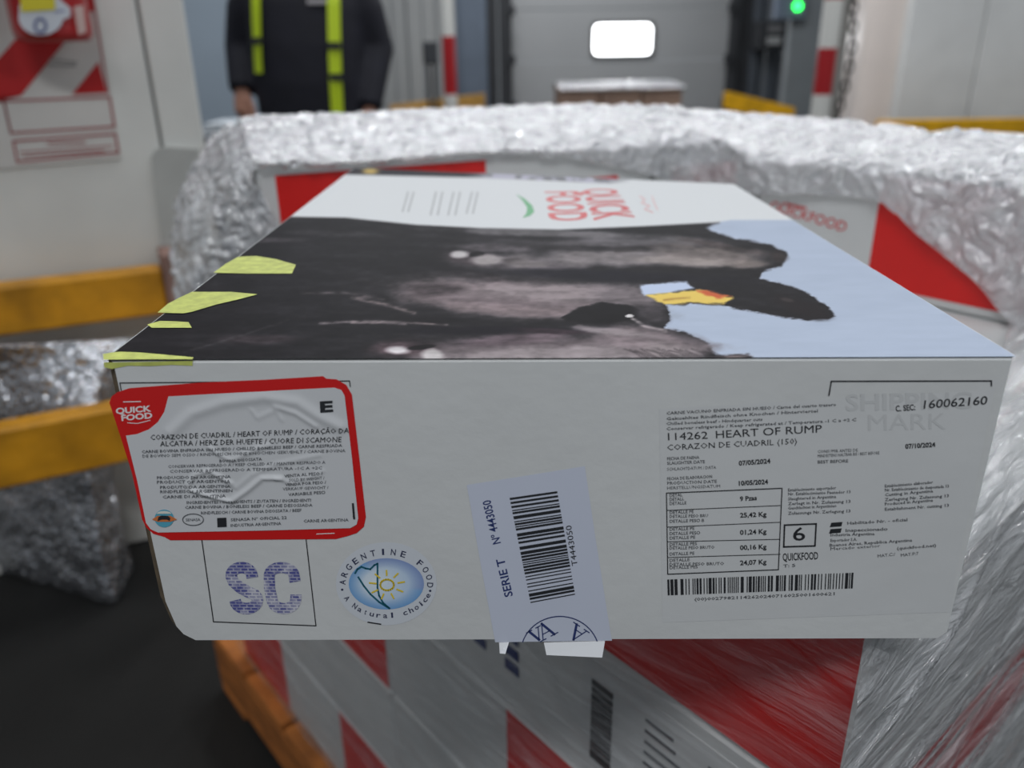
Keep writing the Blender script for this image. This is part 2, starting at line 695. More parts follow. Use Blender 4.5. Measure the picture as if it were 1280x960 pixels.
cx, cz, hw, hh = (wx0 + wx1) / 2, (wz0 + wz1) / 2, (wx1 - wx0) / 2, (wz1 - wz0) / 2
ro, ri = rounded(cx, cz, hw + t, hh + t, 0.06), rounded(cx, cz, hw - 0.004, hh - 0.004, 0.055)
n = len(ro)
fr.add([(x, 9.475, z) for x, z in ro] + [(x, 9.475, z) for x, z in ri] + [(x, 9.5, z) for x, z in ro] + [(x, 9.56, z) for x, z in ri],
       [(i, (i + 1) % n, n + (i + 1) % n, n + i) for i in range(n)] + [(2 * n + i, 2 * n + (i + 1) % n, (i + 1) % n, i) for i in range(n)] +
       [(n + i, n + (i + 1) % n, 3 * n + (i + 1) % n, 3 * n + i) for i in range(n)])
build('window_frame', fr, mat('window_frame_grey', (92, 92, 90), 0.5), door)
pane = MB()
pane.add([(x, 9.53, z) for x, z in rounded(cx, cz, hw, hh, 0.02)], [tuple(range(24))])
build('window_pane', pane, mat('daylit_pane', (250, 252, 255), 0.3, emit=7.0), door)

# right of the door
x0, x1 = aty(912, 75, 9.35)[0], aty(940, 75, 9.35)[0]
tr3 = MB()
tr3.obox((x0 + (x1 - x0) * 0.3, 9.4, 0), ((x1 - x0) * 0.7, 0, 0), (0, 0.12, 0), (0, 3.4), bev=0.01)
tr3.obox((x0, 9.35, 0), ((x1 - x0) * 0.4, 0, 0), (0, 0.15, 0), (0, 3.4), bev=0.01)
for z in (0.55, 1.0, 1.5, 2.0):
    tr3.obox((x0 - 0.06, 9.31, z), (0.08, 0, 0), (0, 0.05, 0), (z, z + 0.1), bev=0.008)
struct(build('trim_3', tr3, M_RUBBER), 'black door track with hinge brackets right of the dock door', 'door track')
x0, x1 = aty(938, 75, 9.3)[0], aty(990, 75, 9.3)[0]
t4 = empty('trim_4', ((x0 + x1) / 2, 9.3, 0))
struct(t4, 'dark ribbed steel panel behind the control box', 'panel')
for i in range(5):
    a, b = x0 + (x1 - x0) * i / 5, x0 + (x1 - x0) * (i + 1) / 5
    build('rib', MB().obox((a + 0.01, 9.3 + 0.03 * (i % 2), 0), (b - a - 0.02, 0, 0), (0, 0.1, 0), (0, 3.4), bev=0.01), M_DARKRIB, t4)
x0, x1 = aty(984, 75, 8.2)[0], aty(1045, 75, 8.2)[0]
struct(build('trim_5', MB().obox((x0, 8.2, 0), (x1 - x0, 0, 0), (0, 0.12, 0), (0, 3.4), bev=0.01), mat('mid_grey_steel', (140, 146, 150), 0.4, noise=0.1, nscale=3)), 'grey steel jamb behind the right striped pole', 'jamb')
x0, x1 = aty(1040, 75, 6.3)[0], aty(1100, 75, 6.3)[0]
struct(build('trim_6', MB().obox((x0, 6.3, 0), (x1 - x0, 0, 0), (0, 0.12, 0), (0, 3.4), bev=0.01), mat('warm_grey_panel', (150, 150, 147), 0.5, noise=0.1, nscale=3)), 'warm grey return panel beside the beige pillar', 'panel')
# beige pillar with a rounded, glossy face
x0, x1 = aty(1074, 75, 5.75)[0], aty(1132, 75, 5.75)[0]
pm = MB()
ns = 10
ringp = []
for i in range(ns + 1):
    a = math.pi * i / ns
    ringp.append(((x0 + x1) / 2 - (x1 - x0) / 2 * math.cos(a), 5.75 - 0.07 * math.sin(a)))
ringp += [(x1, 6.0), (x0, 6.0)]
n = len(ringp)
pm.add([(x, y, 0) for x, y in ringp] + [(x, y, 3.4) for x, y in ringp], [(i, (i + 1) % n, n + (i + 1) % n, n + i) for i in range(n)])
struct(build('trim_7', pm, mat('beige_gloss_pillar', (222, 212, 206), 0.3, coat=0.5, noise=0.05, nscale=4), smooth=False), 'beige glossy rounded pillar beside the right wall', 'pillar')
# right wall panels
wrx0 = aty(1130, 75, 5.6)[0]
wrt = empty('wall_right', (wrx0 + 1.5, 5.6, 0))
struct(wrt, 'pale grey scuffed panel wall at the right', 'wall')
s1 = aty(1222, 75, 5.6)[0]
M_WALLR = mat('scuffed_panel', (216, 218, 218), 0.45, noise=0.14, nscale=2.2, bump=0.06, bscale=14)
for a, b in ((wrx0, s1 - 0.004), (s1 + 0.004, s1 + 1.1), (s1 + 1.108, s1 + 2.3)):
    build('wall_panel', MB().obox((a, 5.6, 0), (b - a, 0, 0), (0, 0.12, 0), (0, 3.4), bev=0.005), M_WALLR, wrt)

# ================================================================== THE WRAPPED PALLET
TH = math.radians(39.5)
L = np.array([-math.sin(TH), math.cos(TH), 0])      # along the stack's left face, away from the viewer
Rr = np.array([math.cos(TH), math.sin(TH), 0])      # along the stack's right face
CO = hitp(1090, 800, Rr * 0.385, Rr)
CO[2] = 0
PAL = 0.144
NL = 5
BOXTOP = 0.900
LH = (BOXTOP - PAL) / NL

pal = empty('wooden_pallet', CO + L * 0.55 + Rr * 0.45)
tag(pal, 'orange stained wooden pallet under the wrapped carton stack', 'pallet')
PO = CO - Rr * 0.028 - L * 0.06
for i in range(8):
    build('deck_board', MB().obox(PO + L * (0.0 + i * 0.162), L * 0.15, Rr * 1.10, (0.1225, PAL), bev=0.003), M_WOOD, pal)
for i in range(3):
    build('stringer', MB().obox(PO + Rr * (0.51 * i), Rr * 0.08, L * 1.284, (0.0225, 0.122), bev=0.004), M_WOOD, pal)
for i in range(4):
    build('bottom_board', MB().obox(PO + L * (i * 0.39), L * 0.11, Rr * 1.10, (0.0, 0.022), bev=0.003), M_WOOD, pal)


def carton(label, P, a, b, h, group='cartons on the wrapped pallet'):
    P, a, b = [np.array(q, float) for q in (P, a, b)]
    r = empty('meat_carton', [*(P + a / 2 + b / 2)[:2], h[0]])
    tag(r, label, 'carton', group)
    body = build('carton_body', MB().obox(P, a, b, h, bev=0.004), M_WHITE, r)
    return r


def face_panel(root, name, m, P, e, n, k0, k1, z0, z1, lift=0.0006, th=0.0006):
    """a thin printed area on a vertical face"""
    P, e, n = np.array(P, float), np.array(e, float), np.array(n, float)
    m_ = MB().obox(P + e * k0 + n * (lift), e * (k1 - k0), -n * th, (z0, z1))
    return build(name, m_, m, root)


GAP = 0.003
LX, LW = 0.565, 0.42
layer_z = [BOXTOP - LH * (i + 1) for i in range(NL)]
words_layer = ['top layer', 'second layer from the top', 'middle layer', 'fourth layer from the top', 'bottom layer']
stack = {}
for i in range(NL):
    h = (layer_z[i] + 0.0005, layer_z[i] + LH - 0.0005)
    names = {'a': 'near corner', 'b': 'far left', 'c': 'right side', 'd': 'inner'}
    for key in 'abcd':
        if key == 'a':
            P, a, b = CO, L * (LX - GAP), Rr * LW
        elif key == 'b':
            P, a, b = CO + L * LX, L * (LX - GAP), Rr * LW
        elif key == 'c':
            P, a, b = CO + Rr * (LW + GAP), L * (LX - GAP), Rr * LX
        else:
            P, a, b = CO + Rr * (LW + GAP) + L * LX, L * (LX - GAP), Rr * LX
        if key in 'cd' and i >= 2:
            lab = 'white meat carton hidden low at the back of the wrapped stack'
        elif key == 'd':
            lab = 'white meat carton hidden inside the wrapped stack, %s' % words_layer[i]
        elif key == 'c':
            lab = 'wrapped carton on the right of the stack, %s' % words_layer[i]
        elif key == 'a':
            lab = ['dark red ended carton directly under the open corner of the big white carton',
                   'white carton with black barcode label in the wrapped stack, second layer',
                   'wrapped carton with red near half, middle layer of the stack',
                   'plain white wrapped carton at the near corner, fourth layer down',
                   'wrapped carton with red middle, bottom layer near corner on the pallet'][i]
        else:
            lab = ['wrapped carton under the rear left of the big white carton, top layer',
                   'white wrapped carton on the left face of the stack, second layer',
                   'wrapped carton with red near end on the left face, middle layer',
                   'plain white wrapped carton on the left face, fourth layer down',
                   'wrapped carton with red panels beside the orange pallet edge, bottom layer'][i]
        stack[key, i] = carton(lab, P, a, b, h)

NLF = -Rr   # outward of the left face
NRF = -L    # outward of the right face


def lf(key, i, name, m, k0, k1, z0=None, z1=None):
    z0 = layer_z[i] + 0.004 if z0 is None else z0
    z1 = layer_z[i] + LH - 0.004 if z1 is None else z1
    return face_panel(stack[key, i], name, m, CO, L, NLF, k0, k1, z0, z1)


def rf(key, i, name, m, k0, k1, z0=None, z1=None):
    z0 = layer_z[i] + 0.004 if z0 is None else z0
    z1 = layer_z[i] + LH - 0.004 if z1 is None else z1
    return face_panel(stack[key, i], name, m, CO, Rr, NRF, k0, k1, z0, z1)


lf('a', 0, 'red_panel', M_RED, 0.004, 0.40)
lf('a', 2, 'red_panel', M_RED, 0.004, 0.33)
lf('b', 2, 'red_panel', M_RED, LX + 0.003, LX + 0.30)
lf('a', 4, 'red_panel', M_RED, 0.30, LX - 0.004)
lf('b', 4, 'red_panel', M_RED, LX + 0.003, 0.73)
lf('b', 4, 'red_panel', M_RED, 0.93, 1.12)
rf('a', 1, 'red_panel', M_RED, 0.02, 0.40, layer_z[1] + 0.035, layer_z[1] + 0.112)
rf('c', 1, 'red_panel', M_RED, 0.44, 0.95, layer_z[1] + 0.035, layer_z[1] + 0.112)
S_LF = plane_surf(CO, L, NLF)
# the white carton's paper label and barcode on the left face, second layer
m_ = MB()
S_LF2 = S_LF
k0, z0 = 0.175, layer_z[1] + 0.02
lab_part = lf('a', 1, 'paper_label', M_SHIP, 0.03, 0.225, layer_z[1] + 0.012, layer_z[1] + 0.135)
bm_ = MB()
rnd = random.Random(3)
zz = layer_z[1] + 0.03
while zz < layer_z[1] + 0.115:
    t = rnd.choice((0.002, 0.003, 0.005, 0.006))
    bm_.obox(CO + L * 0.19 + NLF * 0.0014, L * 0.024, -NLF * 0.0006, (zz, zz + t))
    zz += t + rnd.choice((0.0012, 0.002))
build('barcode', bm_, M_BLACK, lab_part)
tx = MB()
for q in range(9):
    zq = layer_z[1] + 0.115 - q * 0.011
    for c0 in (0.045, 0.105):
        ln = rnd.uniform(0.025, 0.05)
        tx.obox(CO + L * (c0 + 0.05 - ln) + NLF * 0.0014, L * ln, -NLF * 0.0006, (zq, zq + 0.0028))
build('small_print', tx, M_GREYINK, lab_part)
for i, kk in ((1, 0.36), (1, 0.31), (3, 0.2), (3, 0.3)):
    st = MB()
    for q in range(3):
        st.obox(CO + L * kk + NLF * 0.0012, L * 0.02, -NLF * 0.0006, (layer_z[i] + 0.05 + q * 0.018, layer_z[i] + 0.062 + q * 0.018))
    build('ink_stamp', st, M_BLUEINK, stack['a', i])

# upper tier: two cartons behind and one to the right of the open carton
E1 = np.array([0.908, 0.418, 0])
E1 /= np.linalg.norm(E1)
G1 = np.array([-E1[1], E1[0], 0])
P1 = np.array([-0.3035, 0.996, 0])
UP1 = (BOXTOP + 0.0005, 1.064)
rear1 = carton('white carton with bright red left end behind the open carton, under crumpled film', P1, E1 * 0.5695, G1 * 0.42, UP1)
face_panel(rear1, 'red_panel', M_RED, P1, E1, -G1, 0.022, 0.300, UP1[0] + 0.004, UP1[1] - 0.0042)
P2 = np.array([0.222, 1.240, 0])
UP2 = (BOXTOP + 0.0005, 1.060)
rear2 = carton('white carton with small red marks at the back, under crumpled film', P2, E1 * 0.42, G1 * 0.5695, UP2)
face_panel(rear2, 'red_panel', M_RED, P2, E1, -G1, 0.03, 0.15, UP2[1] - 0.075, UP2[1] - 0.03)
face_panel(rear1, 'red_panel', M_RED, P1, E1, -G1, 0.455, 0.51, UP1[1] - 0.075, UP1[1] - 0.04)
PR = np.array([0.613, 0.814, 0])
UPR = (BOXTOP + 0.0005, 1.054)
right1 = carton('white carton with large red panel standing right of the open carton, behind torn film', PR + L * 0.42, -L * 0.42, Rr * 0.5695, UPR)
SR = plane_surf(PR, L, -Rr)
k_edge = SR.inv(1093, 290)[0]
face_panel(right1, 'red_panel', M_RED, PR, L, -Rr, 0.004, k_edge, UPR[0] + 0.012, UPR[1] - 0.0042)
m_ = MB()
SR.text(m_, 'QUICKFOOD', (962, 262), (1056, 290), 12, lift=0.001, bold=0.0)
SR.line(m_, (980, 254), (1008, 260), 2.0, lift=0.001)
build('lettering', m_, M_RED, right1)

# ================================================================== THE OPEN WHITE CARTON IN FRONT
BX, BY, BZ, BYAW, BW, BH, BD = 0.01881, 0.34738, 1.06735, -0.03422, 0.42, 0.161, 0.5695
_c, _s = math.cos(BYAW), math.sin(BYAW)
EU = np.array([_c, _s, 0])
EV = np.array([-_s, _c, 0])
B0 = np.array([BX, BY, 0]) - EU * BW / 2


def bpos(u, v, t):
    """t: 0 at the bottom, 1 at the top; the cardboard is slightly warped"""
    ztop = BZ + (v / BD) * 0.0110 * (1 - 2 * u / BW)
    zbot = BZ - BH - 0.0027 * (1 - 2 * u / BW) * (1 - v / BD) + 0.0027 * (v / BD)
    p = B0 + EU * u + EV * v
    return np.array([p[0], p[1], zbot + (ztop - zbot) * t])


hero = empty('meat_carton', bpos(BW / 2, BD / 2, 0))
tag(hero, 'big white meat carton with cow photograph on top and shipping labels on its front', 'carton')
CL, CR = 0.0050, 0.0030


def outline(inset):
    il, ir, it, ib = (CL, CR, 0.0012, 0.0008) if inset else (0, 0, 0, 0)
    w_, h_ = BW, 1.0
    hb = BH
    return [(0.012 + il, ib / hb), (BW - 0.004 - ir, ib / hb), (BW - ir, 0.004 / hb + ib / hb), (BW - ir, 1 - it / hb), (il, 1 - it / hb), (il, 0.026 / hb), (0.003 + il, 0.010 / hb), (0.006 + il, 0.004 / hb + ib / hb)]


hb_ = MB()
o_in, o_out = outline(True), outline(False)
n = len(o_in)
vv = [bpos(u, 0.0, t) for u, t in o_in] + [bpos(u, 0.005, t) for u, t in o_out] + [bpos(u, BD - 0.004, t) for u, t in o_out] + [bpos(u, BD, t) for u, t in o_in]
hb_.add(vv, [], 0)
for i in range(n):
    j = (i + 1) % n
    k = 1 if i in (2, 4, 5, 6, 7) else 0
    hb_.f.append((i, n + i, n + j, j)[::-1]); hb_.mi.append(k)
    hb_.f.append((n + i, 2 * n + i, 2 * n + j, n + j)[::-1]); hb_.mi.append(0)
    hb_.f.append((2 * n + i, 3 * n + i, 3 * n + j, 2 * n + j)[::-1]); hb_.mi.append(k)
hb_.f.append(tuple(range(n))); hb_.mi.append(0)
hb_.f.append(tuple(3 * n + i for i in range(n))[::-1]); hb_.mi.append(0)
build('carton_body', hb_, [M_WHITE, M_KRAFT], hero)


# ---- the printed top: cows, sky and the white brand band
def top_inv(px, py):
    z = BZ
    for _ in range(6):
        h = hitz(px, py, z) - B0
        u, v = h @ EU, h @ EV
        z = bpos(u, v, 1)[2]
    return (u, v)


def top_pos(u, v, lift):
    p = bpos(u, v, 1)
    return p + np.array([0, 0, lift])


S_TOP = Surf(top_inv, top_pos)


def sdist(x, y, poly):
    """signed distance to a polygon, negative inside"""
    P = np.array(poly, float)
    d = np.full(x.shape, 1e9)
    ins = np.zeros(x.shape, bool)
    j = len(P) - 1
    for i in range(len(P)):
        ax, ay = P[j]
        bx_, by_ = P[i]
        ex, ey = bx_ - ax, by_ - ay
        wx, wy = x - ax, y - ay
        t = np.clip((wx * ex + wy * ey) / (ex * ex + ey * ey + 1e-9), 0, 1)
        d = np.minimum(d, np.hypot(wx - ex * t, wy - ey * t))
        if ay != by_:
            cnd = ((by_ > y) != (ay > y)) & (x < (ax - bx_) * (y - by_) / (ay - by_) + bx_)
            ins ^= cnd
        j = i
    return np.where(ins, -d, d)


def paint_top(x, y):
    c = np.zeros((len(x), 3))
    c[:] = (172, 183, 202)
    nz = fbm(np.stack([x / 38, y / 5, 0 * x], 1), 5)
    nzf = fbm(np.stack([x / 9, y / 3.0, 0 * x + 5], 1), 4)
    wob = fbm(np.stack([x / 25, y / 12, 0 * x + 9], 1), 4)
    c += (nz * 2.5)[:, None]

    def blend(mask, rgb):
        m_ = np.clip(mask, 0, 1)[:, None]
        c[:] = c * (1 - m_) + np.array(rgb, float) * m_

    def poly(p, rgb, soft=1.5, alpha=1.0):
        blend(alpha * np.clip(0.5 - (sdist(x, y, p) + nzf * 1.2) / (2 * soft), 0, 1), rgb)

    def ell(cx, cy, rx, ry, rot, rgb, alpha=0.8, hard=1.0):
        a = math.radians(rot)
        dx, dy = x - cx, y - cy
        q = np.hypot((dx * math.cos(a) + dy * math.sin(a)) / rx, (-dx * math.sin(a) + dy * math.cos(a)) / ry) + wob * 0.16
        blend(alpha * np.clip((1.15 - q) * 1.6 * hard, 0, 1) ** 1.3, rgb)

    def stroke(pts, wdt, rgb, alpha=0.8):
        d = np.full(x.shape, 1e9)
        for (ax, ay), (bx_, by_) in zip(pts[:-1], pts[1:]):
            ex, ey = bx_ - ax, by_ - ay
            t = np.clip(((x - ax) * ex + (y - ay) * ey) / (ex * ex + ey * ey), 0, 1)
            d = np.minimum(d, np.hypot(x - ax - ex * t, (y - ay - ey * t)))
        blend(alpha * np.exp(-(d / wdt) ** 2) * (0.75 + 0.4 * nzf), rgb)

    cows = [(60, 470), (60, 250), (300, 240), (367, 262), (432, 265), (600, 270), (780, 270), (896, 270), (900, 279), (880, 285), (920, 298), (961, 305),
            (983, 314), (985, 320), (977, 333), (955, 339), (950, 348), (980, 355), (1011, 367), (1033, 381), (1044, 395), (1036, 400),
            (1011, 401), (967, 395), (936, 389), (899, 381), (833, 381), (836, 391), (839, 400), (831, 409), (858, 416), (886, 430),
            (894, 444), (936, 442), (941, 446), (924, 458), (900, 470)]
    poly(cows, (50, 48, 52), 1.2)
    inside = np.clip(0.5 - sdist(x, y, cows) / 4, 0, 1)
    # top head
    ell(700, 292, 170, 6, 2, (104, 101, 103), .75)
    ell(640, 303, 130, 7, 4, (62, 59, 63), .7)
    ell(620, 310, 70, 6, 2, (92, 86, 90), .7)
    ell(780, 303, 140, 8, 0, (98, 94, 97), .7)
    ell(650, 330, 95, 12, 3, (84, 78, 82), .85)
    ell(780, 322, 150, 13, 0, (112, 106, 107), .85)
    ell(720, 310, 120, 4, 2, (60, 56, 60), .7)
    stroke([(770, 314), (830, 306), (890, 312), (930, 318)], 2.5, (70, 64, 64), .8)
    ell(890, 320, 85, 15, 4, (104, 96, 94), .85)
    ell(860, 327, 90, 6, 3, (128, 120, 117), .7)
    ell(905, 308, 60, 5, 10, (74, 66, 66), .8)
    ell(940, 330, 30, 6, 0, (118, 108, 104), .6)
    ell(974, 321, 13, 9, 10, (62, 54, 54), .9)
    ell(582, 322, 38, 10, 4, (70, 62, 66), .8)
    ell(574, 318, 13, 5, 0, (176, 172, 172), .9, 1)
    ell(596, 318, 9, 3.2, -5, (34, 32, 35), 1, 2)
    ell(610, 325, 22, 7, 0, (142, 136, 136), .9)
    ell(640, 326, 14, 4, 0, (78, 72, 74), .8)
    ell(660, 331, 30, 6, 0, (108, 102, 102), .7)
    ell(770, 345, 170, 8, 2, (42, 40, 50), .95)
    ell(600, 345, 60, 6, 8, (40, 37, 42), .8)
    # middle head
    ell(650, 372, 190, 27, 3, (104, 94, 96), .85)
    ell(610, 375, 120, 17, 6, (98, 88, 91), .9)
    ell(700, 366, 130, 13, 1, (116, 107, 109), .9)
    ell(785, 372, 62, 19, 0, (96, 89, 92), .9)
    ell(640, 388, 120, 8, 4, (112, 100, 102), .7)
    ell(545, 362, 40, 8, 0, (64, 57, 60), .7)
    poly([(700, 398), (716, 388), (731, 382), (752, 378), (784, 381), (808, 390), (789, 399), (760, 405), (727, 404)], (38, 36, 39), 1.5)
    ell(812, 392, 26, 12, 20, (72, 67, 71), .9)
    ell(787, 395, 5, 2, 0, (196, 192, 192), 1, 2)
    stroke([(790, 398), (806, 408), (832, 414)], 2.0, (150, 142, 142), .8)
    stroke([(440, 372), (480, 380), (518, 391)], 2.4, (98, 88, 88), .8)
    stroke([(440, 403), (500, 402), (559, 406)], 1.8, (124, 112, 112), .8)
    stroke([(376, 367), (430, 366), (480, 374)], 2.0, (84, 77, 79), .7)
    stroke([(400, 404), (450, 402), (507, 405)], 1.8, (106, 97, 99), .7)
    ell(540, 400, 60, 5, 3, (44, 41, 45), .8)
    ell(610, 413, 130, 6, 0, (40, 37, 45), .9)
    # lower head
    ell(660, 437, 190, 20, -1, (98, 88, 91), .8)
    ell(640, 424, 90, 9, -4, (92, 80, 86), .85)
    ell(500, 436, 48, 13, -3, (82, 68, 73), .85)
    ell(700, 443, 190, 13, -2, (120, 112, 114), .95)
    ell(810, 426, 82, 19, 8, (106, 96, 99), .95)
    ell(770, 415, 60, 5, 6, (124, 116, 118), .7)
    ell(690, 414, 50, 4, 3, (66, 52, 60), .8)
    ell(843, 440, 45, 12, 10, (122, 114, 115), .7)
    ell(905, 450, 32, 6, -8, (120, 108, 108), .9)
    for i in range(16):
        xx = 780 + i * 7
        stroke([(xx, 436 + (i % 3)), (xx + 14, 441 + (i % 4)), (xx + 30, 452)], 1.1, (62, 56, 59), .7)
    for i in range(30):
        xx = 560 + i * 11
        stroke([(xx, 447), (xx + 6, 456)], 1.2, (150, 144, 146) if i % 2 else (84, 78, 80), .5)
    ell(497, 438, 17, 6, 0, (190, 186, 188), .9, 1)
    ell(526, 434, 18, 3.4, -6, (40, 36, 39), 1, 2)
    ell(540, 444, 14, 9, 10, (176, 171, 171), .95)
    ell(320, 424, 60, 7, 0, (74, 64, 68), .6)
    ell(330, 300, 60, 4, 0, (80, 74, 78), .6)
    ell(420, 292, 80, 4, 2, (66, 62, 66), .6)
    stroke([(230, 440), (300, 420), (360, 400)], 1.6, (66, 63, 66), .7)
    c[:] = c * (1 + (inside * (nz * 0.09 + nzf * 0.06))[:, None])
    lum = c.mean(1, keepdims=True)
    gain = np.interp(lum, [0, 50, 62, 80, 110, 150, 255], [0.70, 0.70, 0.84, 1.10, 1.24, 1.14, 1.0])
    c[:] = np.where(inside[:, None] > 0.5, c * gain, c)
    # gap of sky and ear tag
    poly([(799, 356), (858, 352), (867, 360), (838, 366), (805, 369)], (186, 198, 222), 1.5)
    poly([(808, 369), (840, 366), (874, 362), (917, 372), (905, 380), (860, 379), (830, 381)], (224, 194, 100), 1.2)
    poly([(870, 363), (890, 364), (914, 371), (895, 373)], (196, 96, 62), 1.5)
    stroke([(830, 375), (862, 372)], 1.5, (150, 110, 60), .7)
    ell(1000, 384, 40, 12, 18, (38, 34, 36), .9)
    ell(985, 375, 10, 3, 10, (74, 66, 66), .6)
    # glossy streak colour of the print is left to the light; white brand band at the back
    yb = np.interp(x, [300, 367, 432, 520, 600, 700, 800, 896, 914, 983, 1010], [268, 271, 272, 281, 285, 287, 283, 278, 275, 275, 275])
    blend(np.clip(0.5 - (y - yb) / 2.0, 0, 1), (212, 214, 216))
    yr = np.interp(x, [430, 600, 760, 800], [218, 222, 229, 226])
    dk = np.clip(0.5 - (y - yr) / 2.0, 0, 1) * np.clip((790 - x) / 30, 0, 1)
    blend(dk * np.clip((640 - x) / 60, 0.55, 1), (46, 44, 50))
    blend(dk * np.clip((x - 590) / 20, 0, 1) * np.clip(0.5 + nzf * 1.6, 0, 0.9), (186, 184, 200))
    blend(np.clip(1 - np.hypot((x - 463) / 14, (y - 214) / 5), 0, 1) * 1.6, (190, 164, 96))
    return lin(np.clip(c, 0, 255))


NU, NV = 520, 300
us = np.linspace(0.0006, BW - 0.0006, NU)
tv = np.linspace(0, 1, NV)
vs_ = 0.0010 + (BD - 0.002) * (0.35 * tv + 0.65 * tv ** 1.7)
UU, VV = np.meshgrid(us, vs_)
UU, VV = UU.ravel(), VV.ravel()
ZT = BZ + (VV / BD) * 0.0110 * (1 - 2 * UU / BW) + 0.0002
PP = B0[None, :] + UU[:, None] * EU + VV[:, None] * EV
PP[:, 2] = ZT
pxx, pyy = proj(PP)
colr = paint_top(pxx, pyy)
idx = np.arange(NU * NV).reshape(NV, NU)
quads = np.stack([idx[:-1, :-1], idx[:-1, 1:], idx[1:, 1:], idx[1:, :-1]], -1).reshape(-1, 4)
top_print = build('cow_print', (PP, quads), vcol_mat('printed_top', 0.55, spec=0.04), hero, colors=colr)
top_print['label'] = 'printed photograph of black cow heads on pale blue sky'

m_ = MB()
S_TOP.text(m_, 'QUICK', (728, 237), (744, 276), 40, lift=0.00035, bold=0.02, p2=(769, 236))
S_TOP.text(m_, 'FOOD', (682, 240), (688, 277), 40, lift=0.00035, bold=0.02, p2=(722, 239.5))
brand = build('brand_lettering', m_, mat('brand_red', (200, 52, 56), 0.4), hero)
brand['label'] = 'red QUICK FOOD lettering'
m_ = MB()
S_TOP.path(m_, [(800, 246), (806, 250), (802, 254), (812, 258), (806, 262), (816, 266)], 1.4, lift=0.00035)
S_TOP.path(m_, [(815, 246), (818, 255), (822, 263)], 1.2, lift=0.00035)
build('script_mark', m_, mat('pale_brand_red', (214, 160, 160), 0.4), hero)
m_ = MB()
S_TOP.poly(m_, [(645, 243), (656, 249), (665, 257), (668, 265), (663, 270), (653, 273), (658, 267), (659, 260), (654, 252)], lift=0.00035)
build('swoosh', m_, mat('brand_green', (40, 150, 84), 0.4), hero)
m_ = MB()
for xt, xb, n_ in ((510, 503, 2), (517, 510, 2), (545, 538, 4), (553, 547, 4), (567, 560, 4), (575, 569, 4), (590, 583, 3), (597, 591, 3)):
    for q in range(n_ + 3):
        f0, f1 = q / (n_ + 3), (q + 0.72) / (n_ + 3)
        y0_, y1_ = 241, 262 + n_ * 2
        S_TOP.line(m_, (xt + (xb - xt) * f0, y0_ + (y1_ - y0_) * f0), (xt + (xb - xt) * f1, y0_ + (y1_ - y0_) * f1), 2.6, lift=0.00035)
build('small_print', m_, mat('pale_print', (170, 172, 174), 0.5), hero)
# yellow-green torn strips at the left edge of the lid
for pts in ([(267, 342), (282, 331), (298, 322), (320, 321), (345, 325), (370, 332), (365, 343), (310, 343)],
            [(197, 392), (210, 381), (223, 374), (240, 366), (289, 366), (322, 369), (300, 375), (270, 382), (240, 391), (229, 393)],
            [(184, 407), (200, 402.5), (220, 403), (236, 404), (240, 411), (215, 411), (190, 411)],
            [(129, 444), (140, 442), (151, 441), (175, 442), (198, 444), (220, 446), (242, 448), (241, 450.5), (187, 450.5), (130, 451)]):
    m_ = MB()
    S_TOP.poly(m_, pts, lift=0.0006)
    yp = build('yellow_strip', m_, M_YTAPE, hero)
    yp['label'] = 'torn yellow-green strip at the edge of the lid'

# ---- the front face
FP = bpos(0, 0, 0)
FP[2] = 0


def front_inv(x, y):
    h = hitp(x, y, B0, -EV) - B0
    return (h @ EU, h[2])


RIDGES = [([(240, 612), (262, 619), (290, 626), (310, 612), (328, 597), (352, 597)], 0.0011, 0.0011),
          ([(283, 603), (296, 609), (315, 593), (345, 580), (400, 568)], 0.00035, 0.0011),
          ([(236, 606), (245, 592), (262, 588), (290, 603)], 0.0008, 0.0011),
          ([(345, 597), (365, 603), (392, 594), (404, 588)], 0.00035, 0.0010),
          ([(262, 558), (275, 568), (290, 575), (315, 563), (335, 556)], 0.0006, 0.0012),
          ([(315, 512), (322, 522), (345, 512), (352, 524)], 0.0003, 0.0011),
          ([(215, 540), (240, 517), (280, 503), (330, 496), (372, 503), (398, 520), (425, 533)], 0.0008, 0.0028),
          ([(345, 508), (370, 516), (395, 532)], 0.0006, 0.0014)]
_rid = []
for pts, amp, wd in RIDGES:
    _rid.append(([front_inv(*p) for p in pts], amp, wd))


def label_relief(a, b):
    h = 0.0
    for pts, amp, wd in _rid:
        d = 1e9
        for (ax, ay), (bx_, by_) in zip(pts[:-1], pts[1:]):
            ex, ey = bx_ - ax, by_ - ay
            t = max(0, min(1, ((a - ax) * ex + (b - ay) * ey) / (ex * ex + ey * ey)))
            d = min(d, math.hypot(a - ax - ex * t, b - ay - ey * t))
        if d < wd * 3:
            h += amp * math.exp(-(d / wd) ** 2)
    return h


def front_pos(a, b, lift):
    p = B0 + EU * a - EV * lift
    return np.array([p[0], p[1], b])


S_F = Surf(front_inv, front_pos)
S_L = Surf(front_inv, lambda a, b, lift: front_pos(a, b, lift + 0.95 * label_relief(a, b)))

# the corner strip folds over onto the front
m_ = MB()
S_F.poly(m_, [(130, 453), (187, 452), (241, 451), (241, 457), (215, 456), (187, 457.5), (160, 457), (140, 461), (131, 459)])
build('yellow_strip', m_, M_YTAPE, hero)
# printed frames on the cardboard
for pts, wl_ in (([(152, 490), (150, 478.5), (437, 476), (438, 483)], 1.3), ([(252, 672), (267, 777), (395, 782), (382, 668)], 1.3), ([(1036, 494), (1039, 476.5), (1239, 476), (1239, 482)], 1.8), ([(460, 777.5), (476, 780)], 1.6)):
    m_ = MB()
    S_F.path(m_, pts, wl_)
    build('printed_frame' if len(pts) > 2 else 'tiny_print', m_, M_BLACK, hero)

